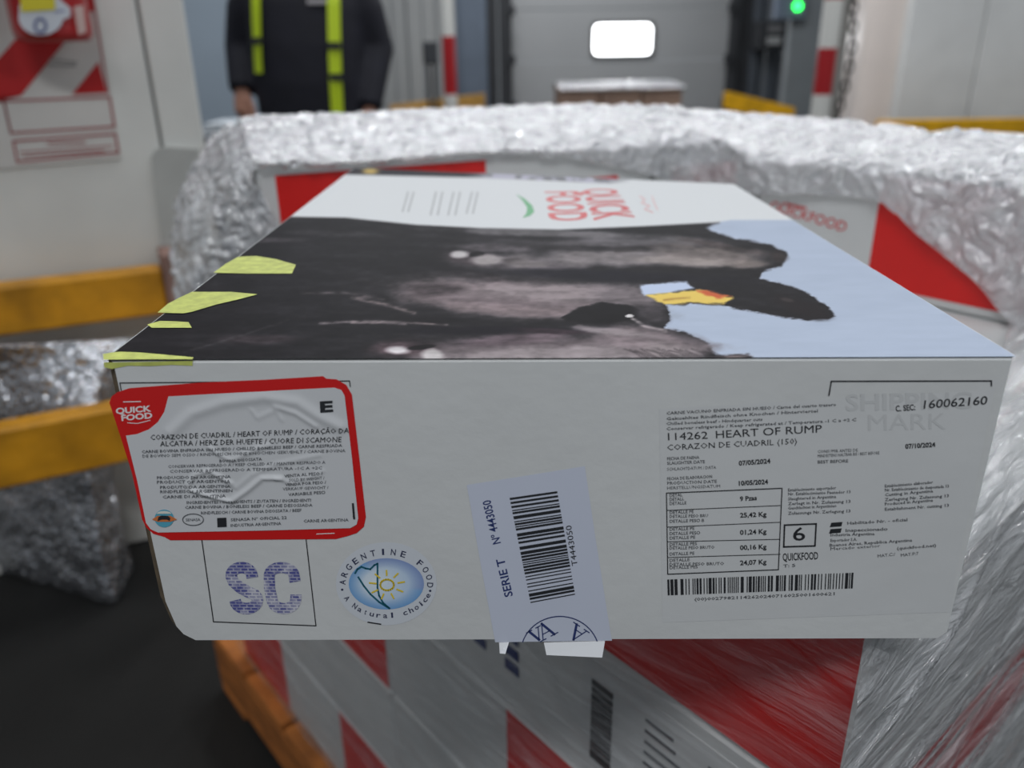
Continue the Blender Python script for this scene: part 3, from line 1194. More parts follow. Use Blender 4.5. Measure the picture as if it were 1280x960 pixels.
# ---- red bordered product label
lab = MB()
S_F.dense(lab, [(137, 503), (140, 495), (147, 490), (162, 485), (250, 478), (330, 474.5), (404, 470), (408, 473), (421, 474), (433, 481), (440, 493), (449, 570), (457.5, 646), (455, 658), (446, 666), (434, 670), (420, 673.5), (300, 674.5), (213, 675), (206, 671), (192, 667), (183, 659), (178, 649), (165, 590), (150, 543)], 0.004, 0.00025)
prod = build('product_label', lab, M_LABELRED, hero, smooth=True)
prod['label'] = 'wrinkled product label with red border and QUICK FOOD logo'
inner = MB()
S_L.dense(inner, [(211, 495), (300, 490), (418, 484), (427, 487), (431, 494), (440, 570), (448, 647), (446, 655), (438, 659.5), (330, 662.5), (198, 665), (189, 661), (183, 653), (172, 600), (158, 544), (172, 542), (187, 536), (198, 527), (206, 514)], 0.0009, 0.0005)
build('label_field', inner, M_LABELWHITE, prod, smooth=True)
lt = MB()
S_F.text(lt, 'QUICK', (145.5, 517), (189.5, 513.5), 7.0, 0.0004, bold=0.035)
build('logo_word', lt, mat('logo_white', (232, 226, 226), 0.4), prod)
lt = MB()
S_F.text(lt, 'FOOD', (152.5, 525.5), (191, 522), 6.8, 0.0004, bold=0.035)
build('logo_word', lt, MATS['logo_white'], prod)
lt = MB()
S_F.path(lt, [(160, 528), (172, 529), (188, 525)], 0.9, 0.0004)
S_F.line(lt, (155, 502), (176, 501.5), 1.2, 0.0004)
S_F.line(lt, (396, 667), (418, 666), 1.0, 0.0004)
build('logo_lines', lt, MATS['logo_white'], prod)
tx = MB()
LF_ = 0.0008
S_L.text(tx, 'E', (401, 514), (417, 513), 12.5, LF_, bold=0.04)
build('letter_mark', tx, M_BLACK, prod)
tx = MB()
S_L.text(tx, 'CORAZON DE CUADRIL / HEART OF RUMP / CORA\u00c7\u00c3O DA', (189, 549), (436.5, 540), 6.4, LF_, bold=0.012)
S_L.text(tx, 'ALCATRA / HERZ DER HUEFTE / CUORE DI SCAMONE', (201, 557), (427, 551.5), 6.4, LF_, bold=0.012)
build('label_text', tx, M_BLACK, prod)
tx = MB()
S_L.line(tx, (441.5, 629), (443, 647), 2.6, LF_)
build('side_code', tx, M_BLACK, prod)
tx = MB()
S_L.poly(tx, [(272, 646.5), (283.5, 646), (284, 657.5), (272.5, 658)], LF_)
build('black_square', tx, M_BLACK, prod)
tx = MB()
sm = [('CARNE BOVINA ENFRIADA SIN HUESO / CHILLED BONELESS BEEF / CARNE RESFRIADA', (178, 565.5), (428, 557.5)),
      ('DE BOVINO SEM OSSO / RINDFLEISCH OHNE KNOCHEN GEKUEHLT / CARNE BOVINA', (179, 571), (432, 564)),
      ('BOVINA DISOSSATA', (275, 577), (328, 574.5)),
      ('CONSERVAR REFRIGERADO A / KEEP CHILLED AT / MANTER RESFRIADO A', (211, 584), (407, 578.5)),
      ('CONSERVAR REFRIGERADO A TEMPERATURA -1C A +2C', (213, 590), (403, 585.5)),
      ('PRODUCIDO EN ARGENTINA', (197, 598), (289, 596.5)), ('PRODUCT OF ARGENTINA', (197, 603.5), (289, 602)),
      ('PRODUTO DA ARGENTINA', (201, 610), (289, 608.5)), ('RINDFLEISCH ARGENTINIEN', (201, 615.5), (291, 614)), ('CARNE DI ARGENTINA', (204, 622), (283, 620.5)),
      ('VENTA AL PESO /', (356, 596), (404, 592)), ('SOLD BY WEIGHT /', (362, 601), (406, 598)), ('VENDA POR PESO /', (357, 606.5), (408, 603.5)),
      ('VERKAUF GEWICHT /', (354, 612), (411, 610)), ('VARIABILE PESO', (361, 619), (407, 616)),
      ('INGREDIENTES / INGREDIENTS / ZUTATEN / INGREDIENTI', (234, 629), (389, 626)), ('CARNE BOVINA / BONELESS BEEF / CARNE DESOSSADA', (232, 635), (391, 632)),
      ('RINDFLEISCH / CARNE BOVINA DISOSSATA / BEEF', (252, 642), (377, 638.5)),
      ('SENASA N\u00ba OFICIAL 22', (289, 650.5), (359, 647.5)), ('INDUSTRIA ARGENTINA', (289, 657.5), (352, 655)), ('CARNE ARGENTINA', (380, 652), (436, 650.5))]
for s_, a, b in sm:
    S_L.text(tx, s_, a, b, 3.6, LF_, bold=0.01)
el = [(242 + 13 * math.cos(a), 648.5 + 7.2 * math.sin(a)) for a in np.linspace(0, 2 * math.pi, 25)]
S_L.path(tx, el, 1.0, LF_)
S_L.text(tx, 'SENASA', (233, 650.5), (251, 650), 3.4, LF_)
build('small_print', tx, M_GREYINK, prod)
em = MB()
circ = lambda cx, cy, rx, ry, a0=0, a1=360, n=24: [(cx + rx * math.cos(math.radians(a0 + (a1 - a0) * i / n)), cy + ry * math.sin(math.radians(a0 + (a1 - a0) * i / n))) for i in range(n + (0 if a1 - a0 == 360 else 1))]
S_L.poly(em, circ(206, 647, 12, 11), LF_, 0)
S_L.poly(em, [(191, 648), (198, 643.5), (214, 643.5), (222, 648), (214, 651), (198, 651)], LF_ + 0.00015, 1)
S_L.poly(em, circ(206, 641, 9, 3.5, 180, 360), LF_ + 0.00015, 2)
S_L.poly(em, [(198, 650), (199, 645), (203, 643), (211, 643.5), (214, 646), (213, 650), (210, 648), (203, 648)], LF_ + 0.0003, 3)
build('round_emblem', em, [mat('emblem_blue', (86, 166, 190), 0.4), mat('emblem_orange', (206, 118, 66), 0.4), mat('emblem_cream', (220, 220, 210), 0.4), M_BLACK], prod)

# ---- the stamped letters
M_STAMP = bpy.data.materials.new('purple_stamp_ink')
M_STAMP.use_nodes = True
nt = M_STAMP.node_tree
b = nt.nodes['Principled BSDF']
b.inputs['Roughness'].default_value = 0.55
tc = nt.nodes.new('ShaderNodeTexCoord')
n1 = nt.nodes.new('ShaderNodeTexNoise')
n1.inputs['Scale'].default_value = 120
n1.inputs['Detail'].default_value = 4
br = nt.nodes.new('ShaderNodeTexBrick')
br.inputs['Scale'].default_value = 130
br.inputs['Color1'].default_value = (0.25, 0.25, 0.25, 1)
br.inputs['Color2'].default_value = (0.75, 0.75, 0.75, 1)
br.inputs['Mortar'].default_value = (1.1, 1.1, 1.1, 1)
br.inputs['Mortar Size'].default_value = 0.05
sp = nt.nodes.new('ShaderNodeSeparateXYZ')
cb = nt.nodes.new('ShaderNodeCombineXYZ')
nt.links.new(tc.outputs['Object'], sp.inputs[0])
nt.links.new(sp.outputs[0], cb.inputs[0])
nt.links.new(sp.outputs[2], cb.inputs[1])
nt.links.new(cb.outputs[0], br.inputs['Vector'])
nt.links.new(tc.outputs['Object'], n1.inputs['Vector'])
mx = nt.nodes.new('ShaderNodeMath')
mx.operation = 'MULTIPLY_ADD'
mx.inputs[1].default_value = 0.30
nt.links.new(br.outputs['Color'], mx.inputs[0])
nt.links.new(n1.outputs['Fac'], mx.inputs[2])
rp = nt.nodes.new('ShaderNodeValToRGB')
rp.color_ramp.elements[0].position = 0.62
rp.color_ramp.elements[0].color = (*lin((78, 82, 146)), 1)
rp.color_ramp.elements[1].position = 1.0
rp.color_ramp.elements[1].color = (*lin((206, 206, 214)), 1)
nt.links.new(mx.outputs[0], rp.inputs[0])
nt.links.new(rp.outputs[0], b.inputs['Base Color'])


def fat(mb, pts, wd, lift):
    pts = [np.array(p, float) for p in pts]
    nn = []
    for i in range(len(pts)):
        d = pts[min(i + 1, len(pts) - 1)] - pts[max(i - 1, 0)]
        d /= np.linalg.norm(d)
        nn.append(np.array([d[1], -d[0]]) * wd / 2)
    for i in range(len(pts) - 1):
        S_F.poly(mb, [pts[i] + nn[i], pts[i] - nn[i], pts[i + 1] - nn[i + 1], pts[i + 1] + nn[i + 1]], lift)


st = MB()
s_arc = [(307 + 15.5 * math.cos(math.radians(a)) , 720 + 10 * math.sin(math.radians(a))) for a in range(10, -271 + 90, -20)]
s_path = [(315.5, 722)] + [(302 + 13 * math.cos(math.radians(a)), 719 + 10 * math.sin(math.radians(a))) for a in range(-5, -200, -20)] + [(292, 727), (300, 734), (311, 740)] + \
         [(308 + 14 * math.cos(math.radians(a)), 750 + 10.5 * math.sin(math.radians(a))) for a in range(-40, 190, 20)]
fat(st, s_path, 14.5, 0.0002)
c_path = [(369, 727), (368, 721)] + [(352 + 15.5 * math.cos(math.radians(a)), 719 + 10 * math.sin(math.radians(a))) for a in range(-15, -185, -20)] + [(337, 735)] + \
         [(355 + 14.5 * math.cos(math.radians(a)), 750 + 10.5 * math.sin(math.radians(a))) for a in range(170, 0, -20)] + [(370, 748), (370, 743)]
fat(st, c_path, 14.0, 0.0002)
sc_ = build('ink_stamp', st, M_STAMP, hero)
sc_['label'] = 'purple stamped letters SC with brick pattern'

# ---- round export emblem
em = MB()
ecx, ecy = 483, 729.5
em_root_pts = circ(ecx, ecy, 63, 52, n=40)
S_F.poly(em, em_root_pts, 0.00012)
M_EMB = mat('emblem_paper', (204, 209, 216), 0.5)
emb = build('round_export_emblem', em, M_EMB, hero)
emb['label'] = 'round blue emblem with sun and map outline'
NR, NA = 10, 40
vv, ff, cc = [], [], []
for r in range(NR + 1):
    for k in range(NA):
        a = 2 * math.pi * k / NA
        px_, py_ = ecx + 47 * r / NR * math.cos(a), ecy + 32 * r / NR * math.sin(a)
        vv.append(front_pos(*front_inv(px_, py_), 0.00022))
        dpt = math.hypot((px_ - 470) / 52, (py_ - 727) / 34)
        base = np.array((176, 200, 228)) * min(1, dpt) + np.array((226, 236, 242)) * max(0, 1 - dpt)
        if r > 6:
            e_ = (r - 6) / 4
            tgt = np.array((96, 150, 206)) if math.cos(a + 0.9) < 0.35 else np.array((120, 140, 190))
            base = base * (1 - 0.8 * e_) + tgt * 0.8 * e_
        cc.append(lin(base))
for r in range(NR):
    for k in range(NA):
        k2 = (k + 1) % NA
        ff.append((r * NA + k, (r + 1) * NA + k, (r + 1) * NA + k2, r * NA + k2)[::-1])
build('emblem_disc', (np.array(vv), ff), vcol_mat('emblem_print', 0.45), emb, colors=np.array(cc))
mp_ = MB()
S_F.path(mp_, [(444, 716), (447, 711), (452, 708), (457, 710), (463, 711), (468, 706), (472, 704), (472, 718), (472, 734), (474, 744), (479, 753), (487, 760)], 2.2, 0.00035)
S_F.path(mp_, [(448, 721), (455, 732), (463, 742), (474, 752), (487, 760)], 2.2, 0.00035)
build('map_outline', mp_, mat('emblem_green', (24, 92, 110), 0.45), emb)
sn = MB()
S_F.path(sn, circ(484, 730.5, 8.5, 6.8, n=18), 2.2, 0.00045, closed=True)
for a in range(0, 360, 40):
    ca, sa = math.cos(math.radians(a - 12)), math.sin(math.radians(a - 12))
    S_F.line(sn, (484 + 14 * ca, 730.5 + 12 * sa), (484 + 22 * ca, 730.5 + 18 * sa), 2.0, 0.00045)
build('sun', sn, mat('emblem_yellow', (222, 196, 60), 0.45), emb)
rt_ = MB()


def ring_text(txt, a0, a1, rx, ry, h, outward=True):
    n_ = len(txt)
    for i, ch in enumerate(txt):
        if ch == ' ':
            continue
        a = math.radians(a0 + (a1 - a0) * i / (n_ - 1))
        p = np.array([ecx + rx * math.cos(a), ecy + ry * math.sin(a)])
        tg = np.array([-rx * math.sin(a), ry * math.cos(a)])
        tg /= np.linalg.norm(tg)
        if not outward:
            tg = -tg
        wch = h * (0.35 if ch in 'Iilt.' else 0.8)
        S_F.text(rt_, ch, p - tg * wch / 2, p + tg * wch / 2, h, 0.0003, bold=0.01)


ring_text('ARGENTINE FOOD', 183, 362, 51, 36.5, 7.5)
ring_text('A Natural choice', 152, 22, 58.5, 42.5, 6.5, outward=False)
for a in (170, 12):
    S_F.poly(rt_, circ(ecx + 56 * math.cos(math.radians(a)), ecy + 41 * math.sin(math.radians(a)), 1.6, 1.4, n=8), 0.0003)
build('emblem_lettering', rt_, M_NAVYINK, emb)

# ---- seal sticker with barcode
sl = MB()
S_F.poly(sl, [(583.5, 606), (660, 594), (731, 582.5), (744, 670), (763, 790), (765, 800.5), (619, 802.5), (600, 700)], 0.00018)
seal = build('seal_sticker', sl, M_SEAL, hero)
seal['label'] = 'pale blue seal sticker with upright barcode and round stamp'
bc = MB()
barcode(S_F, bc, (637, 622), (696.5, 613.5), (664, 757), (719.5, 746.5), 11, n=30, lift=0.00035, across=False)
build('barcode', bc, M_BLACK, seal)
tx = MB()
S_F.text(tx, 'T4443050', (722, 706), (714, 656), 7, 0.00035)
build('small_print', tx, M_BLACK, seal)
tx = MB()
S_F.text(tx, 'SERIE T', (641, 744), (630, 697), 10, 0.00035, bold=0.015)
S_F.text(tx, 'N\u00ba 4443050', (626, 678), (613, 624), 10, 0.00035, bold=0.012)
arc = [(700 + 49 * math.cos(math.radians(a)), 816 + 46 * math.sin(math.radians(a))) for a in range(-162, -17, 6)]
S_F.path(tx, arc, 1.3, 0.00035)


def serif_A(p, ang, hgt, inverted=False, v_only=False):
    """capital A (or V) with serifs, drawn in outline strokes"""
    ca, sa = math.cos(math.radians(ang)), math.sin(math.radians(ang))
    wdt = hgt * 0.42

    def T(x_, y_):
        return (p[0] + x_ * ca + y_ * sa, p[1] + x_ * sa - y_ * ca)
    S_F.path(tx, [T(-wdt, 0), T(0, hgt)], 1.3, 0.00035)
    S_F.path(tx, [T(0, hgt), T(wdt, 0)], 3.0, 0.00035)
    S_F.line(tx, T(-wdt * 1.5, 0), T(-wdt * 0.5, 0), 1.3, 0.00035)
    S_F.line(tx, T(wdt * 0.4, 0), T(wdt * 1.6, 0), 1.3, 0.00035)
    if not v_only:
        S_F.line(tx, T(-wdt * 0.6, hgt * 0.35), T(wdt * 0.6, hgt * 0.35), 1.2, 0.00035)


serif_A((686, 796), -28, 19)
serif_A((667, 786), 152, 15, v_only=True)
serif_A((727, 784), 214, 18)
build('blue_lettering', tx, M_BLUEINK, seal)
fl = MB()
a_, b_ = front_inv(680, 802), front_inv(756, 800)
for (p, q, r, s_) in (((680, 803), (756, 801), (752, 815.5), (683, 814)), ((624, 803), (636, 802.5), (632, 811), (625, 812))):
    pts = [front_pos(*front_inv(*k), lf_) for k, lf_ in ((p, 0.0006), (q, 0.0006), (r, 0.004), (s_, 0.003))]
    back = [k + EV * 0.0006 for k in pts]
    fl.add(pts + back, [(3, 2, 1, 0), (4, 5, 6, 7), (0, 1, 5, 4), (1, 2, 6, 5), (2, 3, 7, 6), (3, 0, 4, 7)])
build('torn_flap', fl, M_FLAP, seal)

# ---- shipping label
sh = MB()


def ship_relief(a, b):
    return 0.0


S_F.poly(sh, [(824, 511), (1243, 487), (1222, 590), (1196, 712), (1188, 765), (828, 778)], 0.00012)
ship = build('shipping_label', sh, M_SHIP, hero)
ship['label'] = 'white shipping label printed HEART OF RUMP with weights table and barcode'
gh = MB()
S_F.text(gh, 'SHIPPING', (1057, 513), (1214, 510), 20, 0.00022, bold=0.02)
S_F.text(gh, 'MARK', (1085, 538), (1182, 536), 20, 0.00022, bold=0.02)
build('ghost_lettering', gh, M_PALEINK, ship)
tx = MB()
Q = lambda s_, a, b, h, bold=0.0, shear=0.0: S_F.text(tx, s_, a, b, h, 0.0003, bold, shear)
Q('114262', (835, 550), (884.5, 548), 9)
Q('HEART OF RUMP', (895, 547.5), (1027, 540), 9.3, 0.01)
Q('CORAZON DE CUADRIL (150)', (834, 562.5), (996, 554.5), 7)
Q('07/05/2024', (923.5, 581.5), (963, 578.5), 5.6, 0.03)
Q('10/05/2024', (923.5, 606.5), (960, 604.5), 5.6, 0.03)
Q('07/10/2024', (1131.5, 560.5), (1169, 558), 5.6, 0.03)
Q('C. SEC:', (1119.5, 514), (1144, 512), 7, 0.02)
build('label_text', tx, M_BLACK, ship)
tx = MB()
Q('160062160', (1154, 510.5), (1234, 505), 10.2, 0.008, 0.15)
build('serial_number', tx, M_BLACK, ship)
tx = MB()
for s_, yy in (('9 Pzas', 626), ('25,42 Kg', 646.5), ('01,24 Kg', 668), ('00,16 Kg', 687), ('24,07 Kg', 706)):
    Q(s_, (925, yy), (946 if s_[0] == '9' else 958, yy - 1.5), 5.6, 0.025)
build('weights', tx, M_BLACK, ship)
tx = MB()
Q('6', (991.5, 675.5), (1006.5, 674.5), 16, 0.008)
build('box_number', tx, M_BLACK, ship)
tx = MB()
Q('QUICKFOOD', (978.5, 700.5), (1022.5, 698.5), 9, 0.012)
build('label_text', tx, M_BLACK, ship)
tx = MB()
S_F.path(tx, [(833, 616), (977.4, 610), (972.8, 711.7), (834.6, 717.4)], 1.3, 0.0003, closed=True)
for ya, yb_ in ((637.6, 631.5), (658.5, 652.4), (676.8, 673.7), (696.5, 692.4)):
    S_F.line(tx, (834, ya), (975, yb_), 0.9, 0.0003)
build('weights_table', tx, M_BLACK, ship)
tx = MB()
S_F.path(tx, [(980.5, 656), (1020, 654.4), (1018.5, 682), (979.5, 683.2)], 2.0, 0.0003, closed=True)
build('number_frame', tx, M_BLACK, ship)
tx = MB()
S_F.poly(tx, [(1039, 653), (1053, 652), (1051.5, 657.5), (1037, 658.5)], 0.0003)
S_F.poly(tx, [(1038, 661), (1052, 660), (1050.5, 665.5), (1036, 666.5)], 0.0003)
build('logo_bars', tx, M_BLACK, ship)
tx = MB()
barcode(S_F, tx, (834, 724), (1068, 715.4), (834.6, 743.8), (1066.8, 735), 5, n=60, lift=0.0003)
build('barcode', tx, M_BLACK, ship)
tx = MB()
sm = [('CARNE VACUNO ENFRIADA SIN HUESO / Carne del cuarto trasero', (833, 518), (1045, 507)), ('Gekuehltes Rindfleisch ohne Knochen / Hinterviertel', (833, 525), (1022, 515)),
      ('Chilled boneless beef - Hindquarter cuts', (833, 531), (953, 525.5)), ('Conservar refrigerado / Keep refrigerated at / Temperatura -1 C a +2 C', (833, 537.5), (1070, 526)),
      ('FECHA DE FAENA', (834, 575), (874, 573)), ('SLAUGHTER DATE', (834, 580.5), (881, 578.5)), ('SCHLACHTDATUM / DATA', (834, 588), (895, 585.5)),
      ('FECHA DE ELABORACION', (834, 600), (890, 597)), ('PRODUCTION DATE', (834, 605.5), (896, 603)), ('HERSTELLUNGSDATUM', (834, 611.5), (900, 609)),
      ('CONSUMIR ANTES DE', (1022, 566), (1072, 564)), ('MINDESTENS HALTBAR BIS / BEST BEFORE', (1022, 571.5), (1099, 567.5)), ('BEST BEFORE', (1022, 579), (1060, 577.5)),
      ('(00)00279821142620240716025001600621', (868, 750.5), (1043, 743.5)), ('T: 5', (979, 709), (994, 708))]
for i, yy in enumerate((613, 618, 624, 630, 635.5, 642)):
    sm.append((('Establecimiento exportador', 'Nr. Establecimiento Faenador 13', 'Slaughtered in Argentina', 'Zerlegt in Nr. Zulassung 13', 'Geschlachtet in Argentinien', 'Zulassungs Nr. Zerlegung 13')[i], (985, yy + 1), (1041 + 18 * (i % 2) + 4, yy - 2)))
    sm.append((('Establecimiento elaborador', 'Nr. Establecimiento de despostada 13', 'Cutting in Argentina', 'Zerlegung Nr. Zulassung 13', 'Produced in Argentina', 'Establishment Nr. cutting 13')[i], (1106, yy - 4), (1166 + 20 * (i % 2), yy - 9)))
for (y0_, x1_) in ((621, 853), (626, 855), (631, 858), (642, 867), (647, 885), (653, 880), (663, 868), (668.5, 875), (674, 869), (682, 871), (686.5, 893), (694, 868), (702, 862), (707, 905), (711, 872)):
    sm.append(('DETALLE PESO BRUTO'[:max(5, int((x1_ - 837) / 3))], (837, y0_), (x1_, y0_ - 1.2)))
sm += [('Habilitado Nr. - oficial', (1059, 655.5), (1134, 651)), ('Inspeccionado', (1057, 664.5), (1109, 662.5)), ('Industria Argentina', (1038, 670), (1093, 668.5)),
       ('Exportador S.A.', (1038, 677), (1071, 675.5)), ('Buenos Aires, Republica Argentina', (1037, 683), (1140, 676.5)), ('Mercado exterior', (1038, 687.5), (1100, 683.5)),
       ('(quickfood.net)', (1121, 687), (1170, 683)), ('MAT.C:/', (1097, 696.5), (1119, 694)), ('MAT.P:7', (1126, 695.5), (1148, 693))]
for s_, a, b_ in sm:
    S_F.text(tx, s_, a, b_, 3.7, 0.0003, 0.012)
build('small_print', tx, mat('soft_black_ink', (84, 86, 90), 0.5), ship)

# ================================================================== STRETCH FILM
def catmull(P, n):
    """resample control points along axis 0 to n points"""
    P = np.asarray(P, float)
    k = len(P)
    out = []
    for s in np.linspace(0, k - 1, n):
        i = min(int(s), k - 2)
        t = s - i
        p0, p1, p2, p3 = P[max(i - 1, 0)], P[i], P[i + 1], P[min(i + 2, k - 1)]
        out.append(0.5 * (2 * p1 + (p2 - p0) * t + (2 * p0 - 5 * p1 + 4 * p2 - p3) * t * t + (3 * p1 - p0 - 3 * p2 + p3) * t ** 3))
    return np.array(out)


def sheet(ctrl, nu, nv, amp, freq, seed=0.0, aniso=None, fade=0.0, ridged=False):
    """ctrl[row][col] -> dense crumpled sheet (verts, quads)"""
    C_ = np.array(ctrl, float)
    rows = np.array([catmull(r, nu) for r in C_])
    G = np.array([catmull(rows[:, i], nv) for i in range(nu)]).transpose(1, 0, 2)
    du = np.gradient(G, axis=1)
    dv = np.gradient(G, axis=0)
    N = np.cross(du, dv)
    N /= np.linalg.norm(N, axis=2, keepdims=True) + 1e-9
    p = G.reshape(-1, 3)
    if aniso is not None:
        q = np.stack([p @ np.array(a) for a in aniso], 1)
    else:
        q = p
    q = q * freq + seed
    q = q + 0.8 * np.stack([vnoise(q * 0.7 + 3), vnoise(q * 0.7 + 31), vnoise(q * 0.7 + 57)], 1)
    if ridged:
        h = (1 - 2 * np.abs(vnoise(q))) + 0.55 * (1 - 2 * np.abs(vnoise(q * 2.1 + 9))) + 0.3 * vnoise(q * 4.3 + 5) - 0.45
    else:
        h = fbm(q, 4)
    h = h * amp
    if fade:
        vv_ = np.linspace(0, 1, nv)[:, None] * np.ones((1, nu))
        h = h * np.clip(vv_.ravel() / fade, 0.15, 1)
    p = p + N.reshape(-1, 3) * h[:, None]
    idx = np.arange(nu * nv).reshape(nv, nu)
    quads = np.stack([idx[:-1, :-1], idx[:-1, 1:], idx[1:, 1:], idx[1:, :-1]], -1).reshape(-1, 4)
    return p, quads


M_FILM = film_mat('crumpled_film', 0.28, 0.35, 50, 0.9, tint=(210, 212, 217), refl=0.34, gloss=0.10)
M_FILM_R = film_mat('stretched_film_right', 0.66, 0.3, 75, 1.0, stretch=(0.16, 1, 1), rot=(0, 0.18, -TH), tint=(214, 216, 220), swing=0.25, refl=0.22, gloss=0.10)
M_FILM_L = film_mat('stretched_film_left', 0.88, 0.3, 60, 0.8, stretch=(0.13, 1, 1), rot=(0, 0.15, -TH - math.pi / 2), tint=(224, 226, 230), swing=0.10, refl=0.10, gloss=0.10)
wrap = empty('stretch_wrap', CO + L * 0.55 + Rr * 0.45 + np.array([0, 0, PAL]))
tag(wrap, 'shiny crumpled clear stretch film around the pallet of cartons, cut open in front', 'stretch film')


def face1(px, py, off=0.009):
    return hitp(px, py, P1 - G1 * off, G1)


def faceR(px, py, off=0.010):
    return hitp(px, py, PR - Rr * off, Rr)


near = [face1(322, 206), face1(400, 205), face1(480, 201), face1(600, 191), face1(690, 194), face1(745, 203), face1(800, 216)] + \
       [hitp(870, 234, P2 - G1 * 0.02, G1), faceR(950, 243), faceR(1020, 243), faceR(1098, 252), faceR(1145, 292), faceR(1190, 328), faceR(1222, 356), faceR(1262, 402), faceR(1310, 425), faceR(1390, 432)]
mid = []
for i, q in enumerate(near):
    back = G1 if i < 8 else Rr
    zt = UP1[1] if i < 8 else UPR[1]
    m_ = q + back * (0.045 + max(0, (zt - q[2]) * 0.1))
    m_[2] = zt + 0.016
    mid.append(m_)
far_px = [(300, 153), (370, 151), (440, 150), (520, 146), (600, 142), (680, 138.5), (750, 138), (810, 141), (880, 146), (950, 151), (1040, 159), (1110, 166), (1180, 172), (1250, 178), (1340, 188), (1430, 198), (1520, 208)]
far = [hitz(x, y, 1.092 if i < 8 else 1.092 - 0.012 * min(1, (i - 7) / 3)) for i, (x, y) in enumerate(far_px)]
mid2 = [a * 0.5 + b * 0.5 + np.array([0, 0, 0.004]) for a, b in zip(mid, far)]
drop = []
for q in far:
    d = np.array([q[0], q[1], 0])
    d /= np.linalg.norm(d)
    r = q + d * 0.05
    drop.append(np.array([r[0], r[1], 0.93]))
lip = []
for i, q in enumerate(near):
    zt = UP1[1] if i < 8 else UPR[1]
    lip.append(np.array([q[0], q[1], max(zt + 0.004, q[2] + 0.002)]) - (G1 if i < 8 else Rr) * 0.001)
v, f = sheet([near, [a * 0.5 + b * 0.5 - (G1 if i < 8 else Rr) * 0.004 for i, (a, b) in enumerate(zip(near, lip))], lip, mid, mid2, far, drop], 420, 190, 0.0052, 33, 1.0, fade=0.025, ridged=True)
build('top_film', (v, f), M_FILM, wrap, smooth=True)

# film hanging over the left end of the carton behind
hang = [[far[0], mid2[0], mid[0], near[0]],
        [aty(268, 168, 1.45), aty(278, 185, 1.25), aty(296, 200, 1.06), aty(318, 222, 0.99)],
        [aty(243, 205, 1.38), aty(250, 225, 1.20), aty(280, 240, 1.03), aty(326, 245, 0.985)],
        [aty(224, 250, 1.30), aty(230, 270, 1.15), aty(272, 285, 1.01), aty(342, 272, 0.98)],
        [aty(216, 310, 1.22), aty(226, 330, 1.10), aty(275, 340, 1.00), aty(356, 320, 0.98)],
        [aty(222, 375, 1.15), aty(235, 390, 1.08), aty(285, 400, 0.99), aty(365, 380, 0.98)]]
v, f = sheet(hang, 130, 190, 0.0058, 33, 1.0, ridged=True)
build('hanging_film', (v, f), M_FILM, wrap, smooth=True)

# film skirt on the right: from the right carton down over the stack's right face
rowA = [faceR(1262, 400), np.array([0.665, 0.80, 1.05]), np.array([0.86, 0.92, 1.07]), np.array([1.10, 1.13, 1.07])]
rowA2 = [np.array([0.45, 0.70, 0.925]), np.array([0.60, 0.70, 0.965]), np.array([0.85, 0.86, 1.0]), np.array([1.08, 1.05, 1.0])]


def rfp(k, z, out):
    q = CO + Rr * k - L * out
    return np.array([q[0], q[1], z])


rowB = [rfp(0.06, 0.925, -0.03), rfp(0.34, 0.925, 0.0), rfp(0.66, 0.93, 0.0), rfp(1.0, 0.93, 0.0)]
rowC = [rfp(-0.042, 0.86, 0.018), rfp(0.33, 0.85, 0.022), rfp(0.66, 0.85, 0.022), rfp(1.0, 0.85, 0.02)]
rowD = [rfp(-0.042, 0.70, 0.014), rfp(0.33, 0.70, 0.014), rfp(0.66, 0.70, 0.014), rfp(1.0, 0.7, 0.014)]
rowE = [rfp(-0.042, 0.45, 0.012), rfp(0.33, 0.45, 0.012), rfp(0.66, 0.45, 0.012), rfp(1.0, 0.45, 0.012)]
rowF = [rfp(-0.042, 0.15, 0.012), rfp(0.33, 0.15, 0.012), rfp(0.66, 0.15, 0.012), rfp(1.0, 0.15, 0.012)]
diag = (Rr * 0.72 + np.array([0, 0, 1.0]) * 0.30) * 0.35
acr = (Rr * -0.30 + np.array([0, 0, 1.0]) * 0.75) * 1.7
v, f = sheet([rowA, rowA2, rowB, rowC, rowD, rowE, rowF], 220, 330, 0.0042, 32, 7.0, aniso=(diag, acr, L))
build('side_film', (v, f), M_FILM_R, wrap, smooth=True)

# tight film over the stack's left face


def lfp(k, z, out):
    q = CO + L * k - Rr * out
    return np.array([q[0], q[1], z])


rows = []
for z in (0.895, 0.7, 0.5, 0.3, 0.15):
    rows.append([lfp(k, z, 0.009) for k in (-0.014, 0.25, 0.55, 0.85, 1.14)])
diag = (L * 0.72 + np.array([0, 0, 1.0]) * 0.2) * 0.3
acr = (L * -0.2 + np.array([0, 0, 1.0]) * 0.8) * 1.6
v, f = sheet([r[::-1] for r in rows], 200, 160, 0.0032, 34, 12.0, aniso=(diag, acr, Rr))
build('front_film', (v, f), M_FILM_L, wrap, smooth=True)

